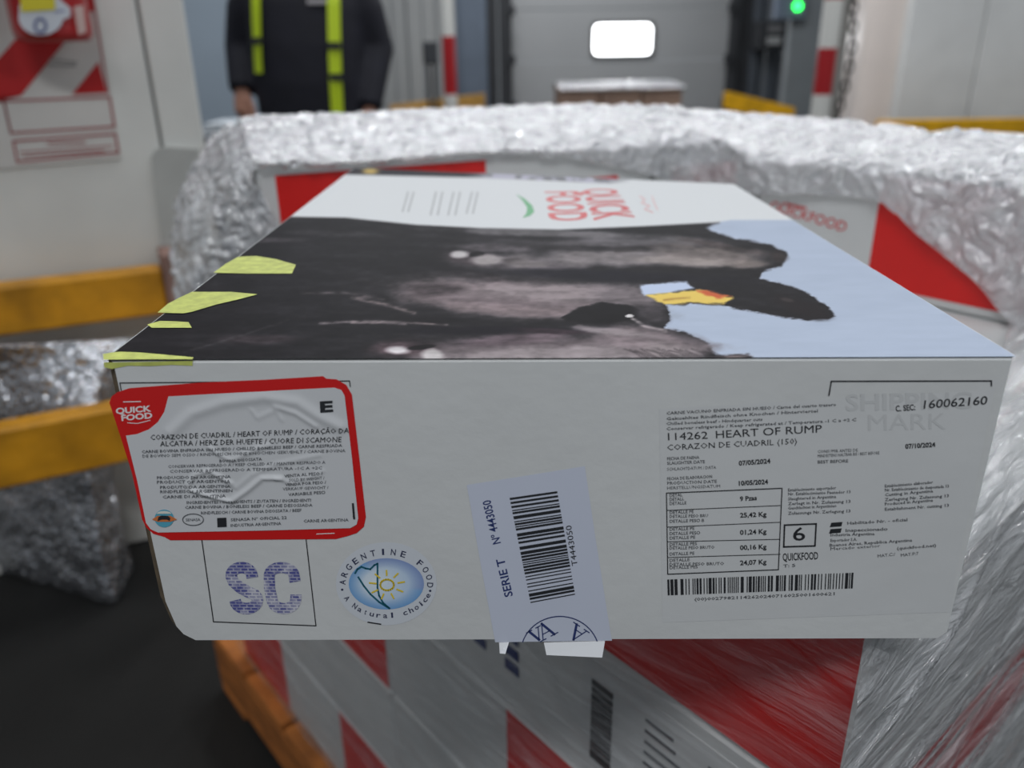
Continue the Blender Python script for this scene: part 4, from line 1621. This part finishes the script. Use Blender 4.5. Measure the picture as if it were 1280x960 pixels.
# ================================================================== LEFT SIDE: rails, foil bundle, sign, extinguisher
r1c = np.array([rA[0], rA[1], 0])
end1 = (on_wall(206, 360, 0.085) - WP) @ WD
rail = empty('guard_rail', r1c)
tag(rail, 'worn yellow guard rail fixed along the left wall under the fire sign', 'guard rail')
R0 = WP + WN * 0.035
build('rail_beam', MB().obox(R0 + WD * -1.6, WD * (end1 + 1.6), WN * 0.06, (0.634, 0.742), bev=0.006), M_YELLOW_WORN, rail)
build('end_plate', MB().obox(WP + WN * 0.002 + WD * (end1 + 0.001), WD * 0.03, WN * 0.10, (0.60, 0.775), bev=0.004), mat('rusty_plate', (150, 118, 108), 0.7, noise=0.25, nscale=18), rail)
for k in (-1.3, -0.6):
    build('bracket', MB().obox(WP + WN * 0.001 + WD * k, WD * 0.08, WN * 0.0345, (0.62, 0.755), bev=0.003), M_YELLOW_WORN, rail)

q1, q0 = hitz(145, 545, 0.43), hitz(0, 575, 0.43)
RD = q1 - q0
RD[2] = 0
RD /= np.linalg.norm(RD)
RN = np.array([RD[1], -RD[0], 0])
Q1 = np.array([q1[0], q1[1], 0])
rail2 = empty('guard_rail', Q1)
tag(rail2, 'low yellow guard rail crossing in front of the silver foil bundle', 'guard rail')
build('rail_beam', MB().obox(Q1 - RD * 1.1, RD * 1.42, -RN * 0.06, (0.362, 0.494), bev=0.006), M_YELLOW_WORN, rail2)
for k in (0.22, -1.05):
    build('post', MB().obox(Q1 + RD * k - RN * 0.015, RD * 0.06, -RN * 0.03, (0.0, 0.3615), bev=0.004), M_YELLOW_WORN, rail2)
    build('base_plate', MB().obox(Q1 + RD * (k - 0.03) + RN * 0.02, RD * 0.12, -RN * 0.10, (0.0, 0.008), bev=0.002), M_YELLOW_WORN, rail2)

M_FOIL = bpy.data.materials.new('bubble_foil')
M_FOIL.use_nodes = True
nt = M_FOIL.node_tree
b = nt.nodes['Principled BSDF']
b.inputs['Base Color'].default_value = (*lin((206, 208, 214)), 1)
b.inputs['Metallic'].default_value = 0.9
b.inputs['Roughness'].default_value = 0.24
tc = nt.nodes.new('ShaderNodeTexCoord')
vo = nt.nodes.new('ShaderNodeTexVoronoi')
vo.inputs['Scale'].default_value = 75
nt.links.new(tc.outputs['Object'], vo.inputs['Vector'])
n1 = nt.nodes.new('ShaderNodeTexNoise')
n1.inputs['Scale'].default_value = 14
n1.inputs['Detail'].default_value = 5
nt.links.new(tc.outputs['Object'], n1.inputs['Vector'])
ad = nt.nodes.new('ShaderNodeMath')
ad.operation = 'MULTIPLY_ADD'
ad.inputs[1].default_value = -0.55
nt.links.new(vo.outputs['Distance'], ad.inputs[0])
nt.links.new(n1.outputs['Fac'], ad.inputs[2])
bp = nt.nodes.new('ShaderNodeBump')
bp.inputs['Strength'].default_value = 0.85
bp.inputs['Distance'].default_value = 0.012
nt.links.new(ad.outputs[0], bp.inputs['Height'])
nt.links.new(bp.outputs[0], b.inputs['Normal'])

base = [hitz(-150, 683, 0.003), hitz(0, 718, 0.003), hitz(90, 741, 0.003), hitz(138, 754, 0.003), hitz(150, 742, 0.003), hitz(166, 714, 0.003)]
rear = [on_wall(-150, 444, 0.13), on_wall(0, 434, 0.13), on_wall(80, 428, 0.13), on_wall(140, 424, 0.13), on_wall(160, 424, 0.13), on_wall(172, 424, 0.12)]
rows = [base, [q + np.array([0, 0, 0.15]) for q in base], [q + np.array([0, 0.02, 0.30]) for q in base],
        [a_ * 0.8 + b_ * 0.2 + np.array([0, 0, 0.30]) for a_, b_ in zip(base, rear)],
        [a_ * 0.45 + b_ * 0.55 + np.array([0, 0, 0.20]) for a_, b_ in zip(base, rear)], rear]
v, f = sheet(rows, 150, 90, 0.008, 16, 21.0)
v[:, 2] = np.maximum(v[:, 2], 0.001)
fo = build('foil_bundle', (v, f), M_FOIL, smooth=True)
tag(fo, 'crumpled silver bubble foil bundle on the floor behind the low yellow rail', 'foil bundle')
md = fo.modifiers.new('thickness', 'SOLIDIFY')
md.thickness = 0.006

# fire sign board on the wall
S_W = plane_surf(WP, WD, WN)
sign = empty('fire_sign', on_wall(80, 200))
tag(sign, 'white fire equipment sign board with red diagonal stripes on the left wall', 'sign')
m_ = MB()
bp_ = [(-70, 217), (152, 198), (113, -60), (-130, -60)]
ab = [S_W.inv(*p) for p in bp_]
pts = [S_W.pos(a, b_, 0.006) for a, b_ in ab] + [S_W.pos(a, b_, 0.0) for a, b_ in ab]
m_.add(pts, [(0, 1, 2, 3), (7, 6, 5, 4), (0, 4, 5, 1), (1, 5, 6, 2), (2, 6, 7, 3), (3, 7, 4, 0)])
build('board', m_, mat('sign_white', (214, 212, 208), 0.4, noise=0.05, nscale=10), sign)
m_ = MB()
for p in ([(-60, 140), (23, 45), (45, 20), (90, 42), (78, 56), (27, 119), (-45, 122)], [(90, 118), (123, 77), (133.5, 115.5)], [(90, -20), (110, -60), (112, -60), (118, 13), (106, 18)]):
    S_W.poly(m_, p, 0.0075)
build('red_stripes', m_, mat('sign_red', (190, 24, 26), 0.4), sign)
m_ = MB()
S_W.path(m_, [(-40, 128), (137, 121), (143, 158), (14, 166), (5, 127)], 2.6, 0.0075)
S_W.path(m_, [(5, 126), (14, 166)], 2.6, 0.0075)
S_W.path(m_, [(17, 176), (144, 167), (148, 190), (22, 202)], 2.6, 0.0075, closed=True)
S_W.path(m_, [(110, -40), (135, 116)], 2.2, 0.0075)
S_W.line(m_, (60, 179), (106, 177), 2.2, 0.0075)
S_W.line(m_, (26, 190), (140, 182), 1.6, 0.0075)
S_W.line(m_, (30, 195), (130, 188), 1.6, 0.0075)
build('red_frames', m_, mat('sign_dark_red', (160, 60, 62), 0.4), sign)
m_ = MB()
S_W.line(m_, (62, 74), (96, 78), 2.2, 0.0075)
S_W.line(m_, (60, 81), (94, 82), 2.2, 0.0075)
build('grey_print', m_, mat('sign_grey', (150, 150, 148), 0.5), sign)

# fire extinguisher hanging in front of the sign
xb = on_wall(69, 52, 0.10)
ext = empty('fire_extinguisher', xb)
tag(ext, 'red fire extinguisher with white and yellow tag hanging on the sign board', 'fire extinguisher')
rr = 0.072
prof = [(0.0, 0.0), (rr * 0.86, 0.0), (rr * 0.97, 0.008), (rr, 0.02), (rr, 0.40), (rr * 0.93, 0.44), (rr * 0.6, 0.48), (rr * 0.28, 0.50), (rr * 0.26, 0.53)]
build('cylinder', MB().lathe(xb, prof, 28), mat('extinguisher_red', (170, 22, 26), 0.32, noise=0.06, coat=0.3), ext, smooth=True)
build('valve', MB().lathe(xb + np.array([0, 0, 0.53]), [(0.018, 0), (0.022, 0.01), (0.022, 0.04), (0.012, 0.05)], 14), mat('brass', (170, 140, 70), 0.35, metal=0.9), ext)
hm = MB()
hm.obox(xb + WD * -0.01 + WN * 0.01, WD * 0.02, WN * 0.12, (xb[2] + 0.57, xb[2] + 0.585), bev=0.002)
hm.obox(xb + WD * -0.01 + WN * 0.01, WD * 0.02, WN * 0.11, (xb[2] + 0.60, xb[2] + 0.612), bev=0.002)
build('handle', hm, mat('black_plastic', (32, 34, 36), 0.5), ext)
hs = []
for t in np.linspace(0, 1, 10):
    q = xb + WD * (-0.02 - 0.098 * min(1, t * 2.2)) + WN * 0.03
    q = q + np.array([0, 0, 0.54 - 0.52 * t ** 1.3])
    hs.append(q)
build('hose', MB().tube(hs, 0.012, 10), MATS['black_plastic'], ext, smooth=True)
build('mounting_bracket', MB().obox(xb - WN * 0.0935 + WD * -0.02, WD * 0.04, WN * 0.022, (xb[2] + 0.25, xb[2] + 0.35)), MATS['black_plastic'], ext)
S_T = plane_surf(xb + WN * (rr + 0.004), WD, WN)
tg_ = MB()
c0 = (51, 22)
pts = [(c0[0] + 28 * math.cos(math.radians(a)), c0[1] + 22 * math.sin(math.radians(a))) for a in range(-20, 201, 14)]
pts = [(88, 10), (88, 21), (80, 24)] + pts[2:] + [(24, 6), (60, -14), (78, 2)]
S_T.poly(tg_, pts, 0.0)
tgo = build('inspection_tag', tg_, mat('tag_white', (206, 210, 218), 0.4), ext)
tgo.modifiers.new('thickness', 'SOLIDIFY').thickness = 0.0015
yt = MB()
S_T.poly(yt, [(24, -14), (68, -14), (69, 12), (27, 15)], 0.003)
build('tag_band', yt, mat('tag_yellow', (214, 200, 44), 0.4), tgo)
bl = MB()
S_T.path(bl, [(50.5 + 7 * math.cos(a), 32 + 8.5 * math.sin(a)) for a in np.linspace(0, 2 * math.pi, 18)], 3.2, 0.0015)
S_T.line(bl, (69, 15), (80, 13), 1.8, 0.0015)
build('tag_print', bl, mat('tag_blue', (110, 120, 170), 0.4), tgo)
pk = MB()
S_T.poly(pk, [(92, 8), (104, 6), (108, 40), (98, 44)], -0.008)
pko = build('paper_sticker', pk, mat('sticker_pink', (206, 178, 172), 0.5), ext)
pko.modifiers.new('thickness', 'SOLIDIFY').thickness = 0.001

# flat grey plate low on the wall's end
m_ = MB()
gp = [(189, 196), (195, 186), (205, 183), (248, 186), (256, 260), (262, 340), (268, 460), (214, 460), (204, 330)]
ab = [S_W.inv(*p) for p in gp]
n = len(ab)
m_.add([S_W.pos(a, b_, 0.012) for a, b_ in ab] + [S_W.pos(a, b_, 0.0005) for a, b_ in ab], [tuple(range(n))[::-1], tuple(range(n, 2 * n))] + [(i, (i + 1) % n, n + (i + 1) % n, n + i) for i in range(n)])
tag(build('grey_plate', m_, mat('plate_grey', (184, 186, 183), 0.5, noise=0.1, nscale=8)), 'grey plate at the free end of the left wall', 'guard plate')

# ================================================================== THE PERSON
PX, PY = -0.775, 3.45
M_SKIN = mat('skin', (176, 128, 108), 0.5, noise=0.05, nscale=30)
M_JACKET = mat('navy_jacket', (17, 18, 32), 0.75, noise=0.2, nscale=12, bump=0.3, bscale=22)
M_LIME = mat('lime_strap', (190, 214, 26), 0.5)
W3 = lambda x, y, z: (PX + x, PY + y, z)


def remesh(o, vox, it=6):
    r = o.modifiers.new('remesh', 'REMESH')
    r.mode = 'VOXEL'
    r.voxel_size = vox
    r.use_smooth_shade = True
    s = o.modifiers.new('smooth', 'SMOOTH')
    s.iterations = it
    s.factor = 0.5


def loft(mb, rings, n=24, p=2.4):
    vv, ff = [], []
    for z, hw_, hd_, cy_ in rings:
        for k in range(n):
            a = 2 * math.pi * k / n
            ca, sa = math.cos(a), math.sin(a)
            vv.append(W3(hw_ * math.copysign(abs(ca) ** (2 / p), ca), cy_ + hd_ * math.copysign(abs(sa) ** (2 / p), sa), z))
    for j in range(len(rings) - 1):
        for k in range(n):
            k2 = (k + 1) % n
            ff.append((j * n + k, j * n + k2, (j + 1) * n + k2, (j + 1) * n + k))
    ff.append(tuple(range(n))[::-1])
    ff.append(tuple((len(rings) - 1) * n + k for k in range(n)))
    mb.add(vv, ff)


armR = [(-0.195, 0.0, 1.475), (-0.275, 0.03, 1.21), (-0.268, -0.06, 1.055)]
armL = [(0.195, 0.0, 1.475), (0.262, 0.03, 1.20), (0.225, -0.07, 0.985)]
TORSO = [(0.84, 0.205, 0.135, 0.0), (0.95, 0.22, 0.15, -0.01), (1.08, 0.222, 0.152, -0.015), (1.22, 0.225, 0.15, -0.01), (1.36, 0.23, 0.14, 0.0), (1.46, 0.205, 0.11, 0.0), (1.52, 0.12, 0.085, 0.005), (1.56, 0.075, 0.07, 0.005)]
bd = MB()
loft(bd, [(z, w_ * 0.8, d_ * 0.75, c_) for z, w_, d_, c_ in TORSO[:-1]])
bd.tube([W3(0, 0.005, 1.48), W3(0, 0.0, 1.62)], [0.06, 0.055], 14)
bd.ellipsoid(W3(0, -0.01, 1.715), (0.074, 0.093, 0.115), 20, 14)
bd.ellipsoid(W3(0, -0.055, 1.655), (0.048, 0.045, 0.045))
bd.tube([W3(0, -0.098, 1.735), W3(0, -0.118, 1.69), W3(0, -0.1, 1.68)], [0.009, 0.016, 0.012], 8)
for s in (-1, 1):
    bd.ellipsoid(W3(s * 0.077, 0.0, 1.705), (0.012, 0.02, 0.032), 10, 8)
    bd.ellipsoid(W3(s * 0.032, -0.088, 1.738), (0.02, 0.014, 0.006), 10, 6)
bd.ellipsoid(W3(0, -0.094, 1.655), (0.026, 0.012, 0.008), 10, 6)
for arm in (armR, armL):
    bd.tube([W3(*arm[0]), W3(*arm[1]), W3(*arm[2])], [0.05, 0.042, 0.03], 12)
    s = -1 if arm is armR else 1
    wx_, wy_, wz_ = arm[2]
    dx_, dy_, dz_ = s * -0.05, -0.25, -0.96
    P_ = lambda a, o_: W3(wx_ + dx_ * a - 0.80 * o_ * s, wy_ + dy_ * a - 0.60 * o_, wz_ + dz_ * a)
    bd.tube([W3(*arm[2]), P_(0.04, 0.0), P_(0.085, 0.0)], [0.03, 0.038, 0.038], 12, sx=1.0, sy=0.6)
    for o_, ln in ((-0.03, 0.066), (-0.010, 0.08), (0.010, 0.086), (0.030, 0.074)):
        p0, p1, p2, p3 = P_(0.075, o_), P_(0.085 + ln * 0.4, o_ * 1.05), P_(0.085 + ln * 0.75, o_), P_(0.085 + ln * 0.95, o_ * 0.9)
        cur = -s * 0.012
        bd.tube([p0, (p1[0] + cur * 0.3, p1[1], p1[2]), (p2[0] + cur * 1.3, p2[1], p2[2]), (p3[0] + cur * 2.2, p3[1], p3[2])], [0.0105, 0.0098, 0.009, 0.0075], 8)
    p0, p1, p2 = P_(0.03, 0.03), P_(0.065, 0.056), P_(0.10, 0.056)
    bd.tube([p0, p1, p2], [0.013, 0.0115, 0.009], 8)
for s in (-1, 1):
    bd.tube([W3(s * 0.09, 0, 0.90), W3(s * 0.105, -0.01, 0.50), W3(s * 0.11, 0.02, 0.08)], [0.085, 0.055, 0.04], 14)
    bd.tube([W3(s * 0.11, 0.05, 0.05), W3(s * 0.125, -0.14, 0.04)], [0.045, 0.035], 10)
person = build('person', bd, M_SKIN, None, smooth=True, origin=(PX, PY, 0))
remesh(person, 0.006, 3)
tag(person, 'person in dark navy jacket with lime green straps standing at the back left', 'person')
jk = MB()
loft(jk, TORSO, 28)
for arm in (armR, armL):
    mid_ = [(arm[0][i] + arm[1][i]) / 2 for i in range(3)]
    jk.tube([W3(arm[0][0] * 0.86, arm[0][1], arm[0][2] - 0.005), W3(*mid_), W3(*arm[1]), W3(*arm[2])], [0.075, 0.075, 0.066, 0.052], 16)
jko = build('jacket', jk, M_JACKET, person, smooth=True)
remesh(jko, 0.012, 5)
tr_ = MB()
loft(tr_, [(0.80, 0.165, 0.115, 0.0), (0.93, 0.17, 0.12, 0.0)])
for s in (-1, 1):
    tr_.tube([W3(s * 0.09, 0, 0.88), W3(s * 0.105, -0.01, 0.50), W3(s * 0.11, 0.02, 0.09)], [0.105, 0.08, 0.068], 16)
tro = build('trousers', tr_, mat('navy_trousers', (24, 25, 36), 0.8, noise=0.2, nscale=15), person, smooth=True)
remesh(tro, 0.012, 4)
for s in (-1, 1):
    bt = MB().tube([W3(s * 0.11, 0.09, 0.055), W3(s * 0.115, 0.0, 0.065), W3(s * 0.12, -0.10, 0.05), W3(s * 0.125, -0.18, 0.042)], [0.045, 0.055, 0.048, 0.036], 14)
    bt.tube([W3(s * 0.11, 0.03, 0.05), W3(s * 0.11, 0.02, 0.2)], [0.055, 0.058], 14)
    bo = build('boot', bt, mat('black_boot', (22, 22, 23), 0.45), person, smooth=True)
hr = MB().ellipsoid(W3(0, 0.012, 1.745), (0.082, 0.098, 0.10), 18, 10)
hro = build('hair', hr, mat('dark_hair', (34, 27, 24), 0.7, bump=0.5, bscale=200), person, smooth=True)
for s in (-1, 1):
    ey = MB().ellipsoid(W3(s * 0.032, -0.092, 1.722), (0.012, 0.008, 0.008), 10, 6)
    build('eye', ey, mat('eye_dark', (40, 30, 26), 0.2), person, smooth=True)


def torso_front(x, z):
    for (z0, w0, d0, c0_), (z1, w1, d1, c1_) in zip(TORSO[:-1], TORSO[1:]):
        if z0 <= z <= z1:
            t = (z - z0) / (z1 - z0)
            w_, d_, c_ = w0 + (w1 - w0) * t, d0 + (d1 - d0) * t, c0_ + (c1_ - c0_) * t
            return c_ - d_ * max(0, 1 - min(1, abs(x) / w_) ** 2.4) ** (1 / 2.4)
    return 0


for (pa, pb, za, zb, hw_) in (((319, 0), (321, 80), 1.12, 1.50, 0.019), ((417, 0), (422, 138), 0.90, 1.50, 0.022)):
    qa, qb = aty(*pa, 3.32), aty(*pb, 3.30)
    m_ = MB()
    zz = np.linspace(za, zb, 18)
    sx_at = lambda z_: (qa[0] + (qb[0] - qa[0]) * (z_ - qa[2]) / (qb[2] - qa[2])) - PX
    for i in range(len(zz) - 1):
        for (xa, xb_) in ((-hw_, 0), (0, hw_)):
            q = []
            for x_, z_ in ((xa, zz[i]), (xb_, zz[i]), (xb_, zz[i + 1]), (xa, zz[i + 1])):
                sl_ = sx_at(z_) + x_
                q.append(W3(sl_, torso_front(sl_, z_) - 0.014, z_))
            bk = [(a_, b_ + 0.006, c_) for a_, b_, c_ in q]
            m_.add(q + bk, [(0, 1, 2, 3), (7, 6, 5, 4), (0, 4, 5, 1), (2, 6, 7, 3)])
    sto = build('strap', m_, M_LIME, person)
    sto['label'] = 'lime green reflective strap'
    xx = sx_at(1.2)
    for zz_ in (1.20, 1.09) if xx > 0 else (1.22,):
        yb_ = torso_front(xx, zz_)
        build('buckle', MB().box(W3(xx - 0.024, yb_ - 0.024, zz_), W3(xx + 0.024, yb_ - 0.012, zz_ + 0.026)), MATS['black_plastic'], sto)
nm = aty(396, 2, 3.31)
m_ = MB().box((nm[0] - 0.035, PY + torso_front(nm[0] - PX, nm[2]) - 0.012, nm[2] - 0.008), (nm[0] + 0.035, PY + torso_front(nm[0] - PX, nm[2]) + 0.01, nm[2] + 0.008))
build('name_tag', m_, mat('tag_grey', (176, 172, 176), 0.5), person)

# crates beside the person
cp = aty(268, 150, 4.3)
M_CRW = mat('crate_white', (200, 206, 212), 0.45)
cr = empty('folded_sheet_stack', (cp[0], 4.3, 0))
tag(cr, 'pale sheets on a dark navy crate beside the left wall end', 'crate')
build('crate_body', MB().obox((cp[0] - 0.10, 4.25, 0), (0.36, 0, 0), (0, 0.35, 0), (0, 0.80), bev=0.01), mat('navy_crate', (44, 50, 74), 0.5), cr)
for i in range(3):
    build('sheet', MB().obox((cp[0] - 0.08 + 0.015 * i, 4.26 + 0.01 * i, 0), (0.30, 0, 0), (0, 0.3, 0), (0.801 + 0.022 * i, 0.82 + 0.022 * i), bev=0.004), M_CRW, cr)

# ================================================================== BACKGROUND THINGS
M_PW = mat('pole_white', (212, 212, 208), 0.35)
M_PR = mat('pole_red', (164, 26, 32), 0.35)


def striped_pole(label, px, py0, py1, Y, rad):
    c = aty(px, 75, Y)
    o = empty('striped_pole', (c[0], Y, 0))
    tag(o, label, 'pole', 'striped poles by the dock door')
    zr0, zr1 = aty(px, py1, Y)[2], aty(px, py0, Y)[2]
    seg = zr1 - zr0
    z, i = zr0 - 2 * seg, 0
    edges = [0.012]
    k = zr0 - seg * math.ceil((zr0 - 0.02) / seg)
    zz = zr0
    lst = []
    z = zr0
    while z > 0.02:
        lst.append(z)
        z -= seg
    lst = [0.012] + lst[::-1]
    z = zr1
    while z < 2.6:
        lst.append(z)
        z += seg
    for a, b_ in zip(lst[:-1], lst[1:]):
        red = int(round((a - zr0) / seg)) % 2 == 0 if a > 0.02 else int(round((b_ - zr0) / seg)) % 2 == 1
        build('red_band' if red else 'white_band', MB().lathe((c[0], Y, a), [(rad, 0), (rad, b_ - a)], 18), M_PR if red else M_PW, o, smooth=False)
    build('base_plate', MB().obox((c[0] - 0.1, Y - 0.1, 0), (0.2, 0, 0), (0, 0.2, 0), (0, 0.012), bev=0.002), M_PW, o)
    return c


striped_pole('red and white striped pole left of the dock door', 561.5, 45, 118, 7.0, 0.055)
pc = striped_pole('thicker red and white striped pole right of the dock door, with dark chain', 1033, 60, 118, 4.8, 0.05)
# chain hanging beside the right pole
ch = empty('hanging_chain', (pc[0] + 0.09, 4.8, 0.7))
tag(ch, 'dark chain hanging beside the right striped pole', 'chain')
zc, i = 0.72, 0
M_CH = mat('dark_chain', (44, 40, 40), 0.5, metal=0.4)
while zc < 1.75:
    ln = MB()
    ring = []
    for k in range(13):
        a = 2 * math.pi * k / 12
        ox = 0.02 * math.sin(zc * 7.0)
        if i % 2:
            ring.append((pc[0] + 0.115 + ox + 0.018 * math.cos(a), 4.80, zc + 0.032 * math.sin(a)))
        else:
            ring.append((pc[0] + 0.115 + ox + 0.004 * math.cos(a), 4.80 + 0.018 * math.cos(a), zc + 0.032 * math.sin(a)))
    ln.tube(ring, 0.008, 6, cap=False)
    build('link', ln, M_CH, ch, smooth=True)
    zc += 0.05
    i += 1
build('chain_bracket', MB().obox((pc[0] + 0.08, 4.79, 0), (0.06, 0, 0), (0, 0.02, 0), (1.74, 1.80)), M_CH, ch)

# pallet truck handle
ht = empty('pallet_truck', aty(537, 130, 6.6) * np.array([1, 1, 0]))
tag(ht, 'black pallet truck handle standing left of the left striped pole', 'pallet truck')
a, b_ = aty(528, 52, 6.6), aty(548, 80, 6.6)
build('handle_grip', MB().obox((a[0], 6.58, 0), (b_[0] - a[0], 0, 0), (0, 0.05, 0), (b_[2], a[2]), bev=0.012), M_RUBBER, ht)
for xx in (a[0] + 0.015, b_[0] - 0.045):
    build('handle_bar', MB().tube([(xx + 0.015, 6.605, b_[2] + 0.01), (xx + 0.015, 6.64, 0.25)], 0.016, 10), M_RUBBER, ht)
build('drive_body', MB().obox((a[0] - 0.04, 6.56, 0), (b_[0] - a[0] + 0.08, 0, 0), (0, 0.2, 0), (0.05, 0.26), bev=0.02), M_YELLOW, ht)
for xx in (a[0] - 0.34, a[0] - 0.10):
    build('fork', MB().obox((xx, 6.77, 0), (0.16, 0, 0), (0, 0.75, 0), (0.03, 0.09), bev=0.01), M_YELLOW, ht)

# yellow bumpers either side of the door
a, b_ = aty(488, 150, 7.6), aty(602, 117, 7.6)
bq = empty('dock_bumper', (0.5 * (a[0] + b_[0]), 7.6, 0))
tag(bq, 'tan yellow kerb beam behind the left striped pole', 'kerb beam')
build('beam', MB().add([(a[0], 7.6, a[2] - 0.02), (b_[0], 8.6, a[2] - 0.02), (b_[0], 8.72, a[2] - 0.02), (a[0], 7.72, a[2] - 0.02), (a[0], 7.6, a[2] + 0.12), (b_[0], 8.6, a[2] + 0.16), (b_[0], 8.72, a[2] + 0.16), (a[0], 7.72, a[2] + 0.12)],
      [(0, 3, 2, 1), (4, 5, 6, 7), (0, 1, 5, 4), (1, 2, 6, 5), (2, 3, 7, 6), (3, 0, 4, 7)]), mat('tan_beam', (196, 150, 72), 0.55, noise=0.2, nscale=5), bq)
for t in (0.1, 0.9):
    x_, y_ = a[0] + (b_[0] - a[0]) * t, 7.62 + 1.0 * t
    build('leg', MB().obox((x_ - 0.04, y_, 0), (0.08, 0, 0), (0, 0.08, 0), (0, a[2] - 0.021)), MATS['tan_beam'], bq)
a, b_ = aty(930, 120, 7.4), aty(992, 150, 7.4)
by_ = empty('dock_bumper', (0.5 * (a[0] + b_[0]), 7.4, 0))
tag(by_, 'yellow sloped bumper beam right of the dock door', 'bumper')
zt, zb = a[2], b_[2]
build('beam', MB().add([(a[0], 8.1, zt - 0.14), (b_[0], 7.4, zb - 0.06), (b_[0], 7.52, zb - 0.06), (a[0] + 0.06, 8.22, zt - 0.14), (a[0], 8.1, zt), (b_[0], 7.4, zt - 0.10), (b_[0], 7.52, zt - 0.10), (a[0] + 0.06, 8.22, zt)],
      [(0, 3, 2, 1), (4, 5, 6, 7), (0, 1, 5, 4), (1, 2, 6, 5), (2, 3, 7, 6), (3, 0, 4, 7)]), M_YELLOW, by_)
for t in (0.12, 0.85):
    x_, y_ = a[0] + (b_[0] - a[0]) * t, 8.12 - 0.68 * t
    build('leg', MB().obox((x_ - 0.04, y_, 0), (0.08, 0, 0), (0, 0.08, 0), (0, min(zt - 0.141, zb - 0.061) - 0.0)), M_YELLOW, by_)

# control boxes with green lamp
a, b_ = aty(972, -10, 8.1), aty(1006, 24, 8.1)
cb = empty('control_box', ((a[0] + b_[0]) / 2, 8.1, b_[2]))
tag(cb, 'grey dock control box with a glowing green lamp', 'control box')
build('housing', MB().obox((a[0], 8.1, 0), (b_[0] - a[0], 0, 0), (0, 0.1, 0), (b_[2], a[2]), bev=0.01), mat('control_grey', (120, 132, 150), 0.4), cb)
gl = aty(997.5, 7.5, 8.09)
build('green_lamp', MB().ellipsoid((gl[0], 8.095, gl[2]), (0.038, 0.02, 0.038), 14, 10), mat('green_lamp', (40, 255, 90), 0.3, emit=6.0), cb, smooth=True)
g2 = aty(1024, 8, 8.0)
a, b_ = aty(950, 26, 9.0), aty(982, 62, 9.0)
cb2 = empty('switch_box', ((a[0] + b_[0]) / 2, 9.0, b_[2]))
tag(cb2, 'dark switch box with pale buttons below the control box', 'switch box')
build('housing', MB().obox((a[0], 9.0, 0), (b_[0] - a[0], 0, 0), (0, 0.29, 0), (b_[2], a[2]), bev=0.01), M_RUBBER, cb2)
for dz, mm in ((0.05, mat('button_pale', (170, 172, 172), 0.4)), (0.16, mat('button_grey', (120, 120, 122), 0.4))):
    build('button', MB().obox((a[0] + 0.09, 8.985, 0), (0.14, 0, 0), (0, 0.014, 0), (b_[2] + dz, b_[2] + dz + 0.07), bev=0.004), mm, cb2)

# right rail
a, b_ = aty(1100, 150, 5.2), aty(1280, 172, 5.2)
rr_ = empty('guard_rail', (a[0] + 0.8, 5.2, 0))
tag(rr_, 'clean yellow guard rail in front of the right wall', 'guard rail')
build('rail_beam', MB().obox((a[0], 5.2, 0), (1.9, 0, 0), (0, 0.06, 0), (b_[2] + 0.004, a[2] - 0.004), bev=0.006), M_YELLOW, rr_)
for x_ in (a[0] + 0.1, a[0] + 1.6):
    build('post', MB().obox((x_, 5.262, 0), (0.08, 0, 0), (0, 0.06, 0), (0, a[2] - 0.01), bev=0.004), M_YELLOW, rr_)

# distant wrapped pallet of brown cartons in front of the door
a, b_ = aty(700, 103, 6.3), aty(852, 140, 6.3)
dp = empty('wrapped_brown_stack', ((a[0] + b_[0]) / 2, 6.7, 0))
tag(dp, 'brown carton stack with shiny film top in front of the dock door', 'carton stack')
M_BROWN = mat('brown_carton', (146, 120, 104), 0.6, noise=0.18, nscale=9)
zt = a[2] - 0.05
nz_ = 5
for i in range(nz_):
    for j in range(3):
        w_ = (b_[0] - a[0]) / 3
        build('brown_carton', MB().obox((a[0] + w_ * j + 0.004, 6.3, 0), (w_ - 0.008, 0, 0), (0, 0.8, 0), (0.13 + (zt - 0.13) * i / nz_ + 0.002, 0.13 + (zt - 0.13) * (i + 1) / nz_ - 0.002), bev=0.008), M_BROWN, dp)
build('pallet_base', MB().obox((a[0], 6.3, 0), (b_[0] - a[0], 0, 0), (0, 0.8, 0), (0, 0.129), bev=0.006), M_WOOD, dp)
ctl = []
for y_, z_ in ((6.285, zt - 0.015), (6.29, zt + 0.012), (6.6, zt + 0.03), (6.9, zt + 0.03), (7.11, zt - 0.02)):
    ctl.append([np.array([x_, y_, z_]) for x_ in np.linspace(a[0] - 0.01, b_[0] + 0.01, 5)])
v, f = sheet(ctl, 60, 60, 0.008, 18, 40.0)
build('film_cap', (v, f), M_FILM, dp, smooth=True)
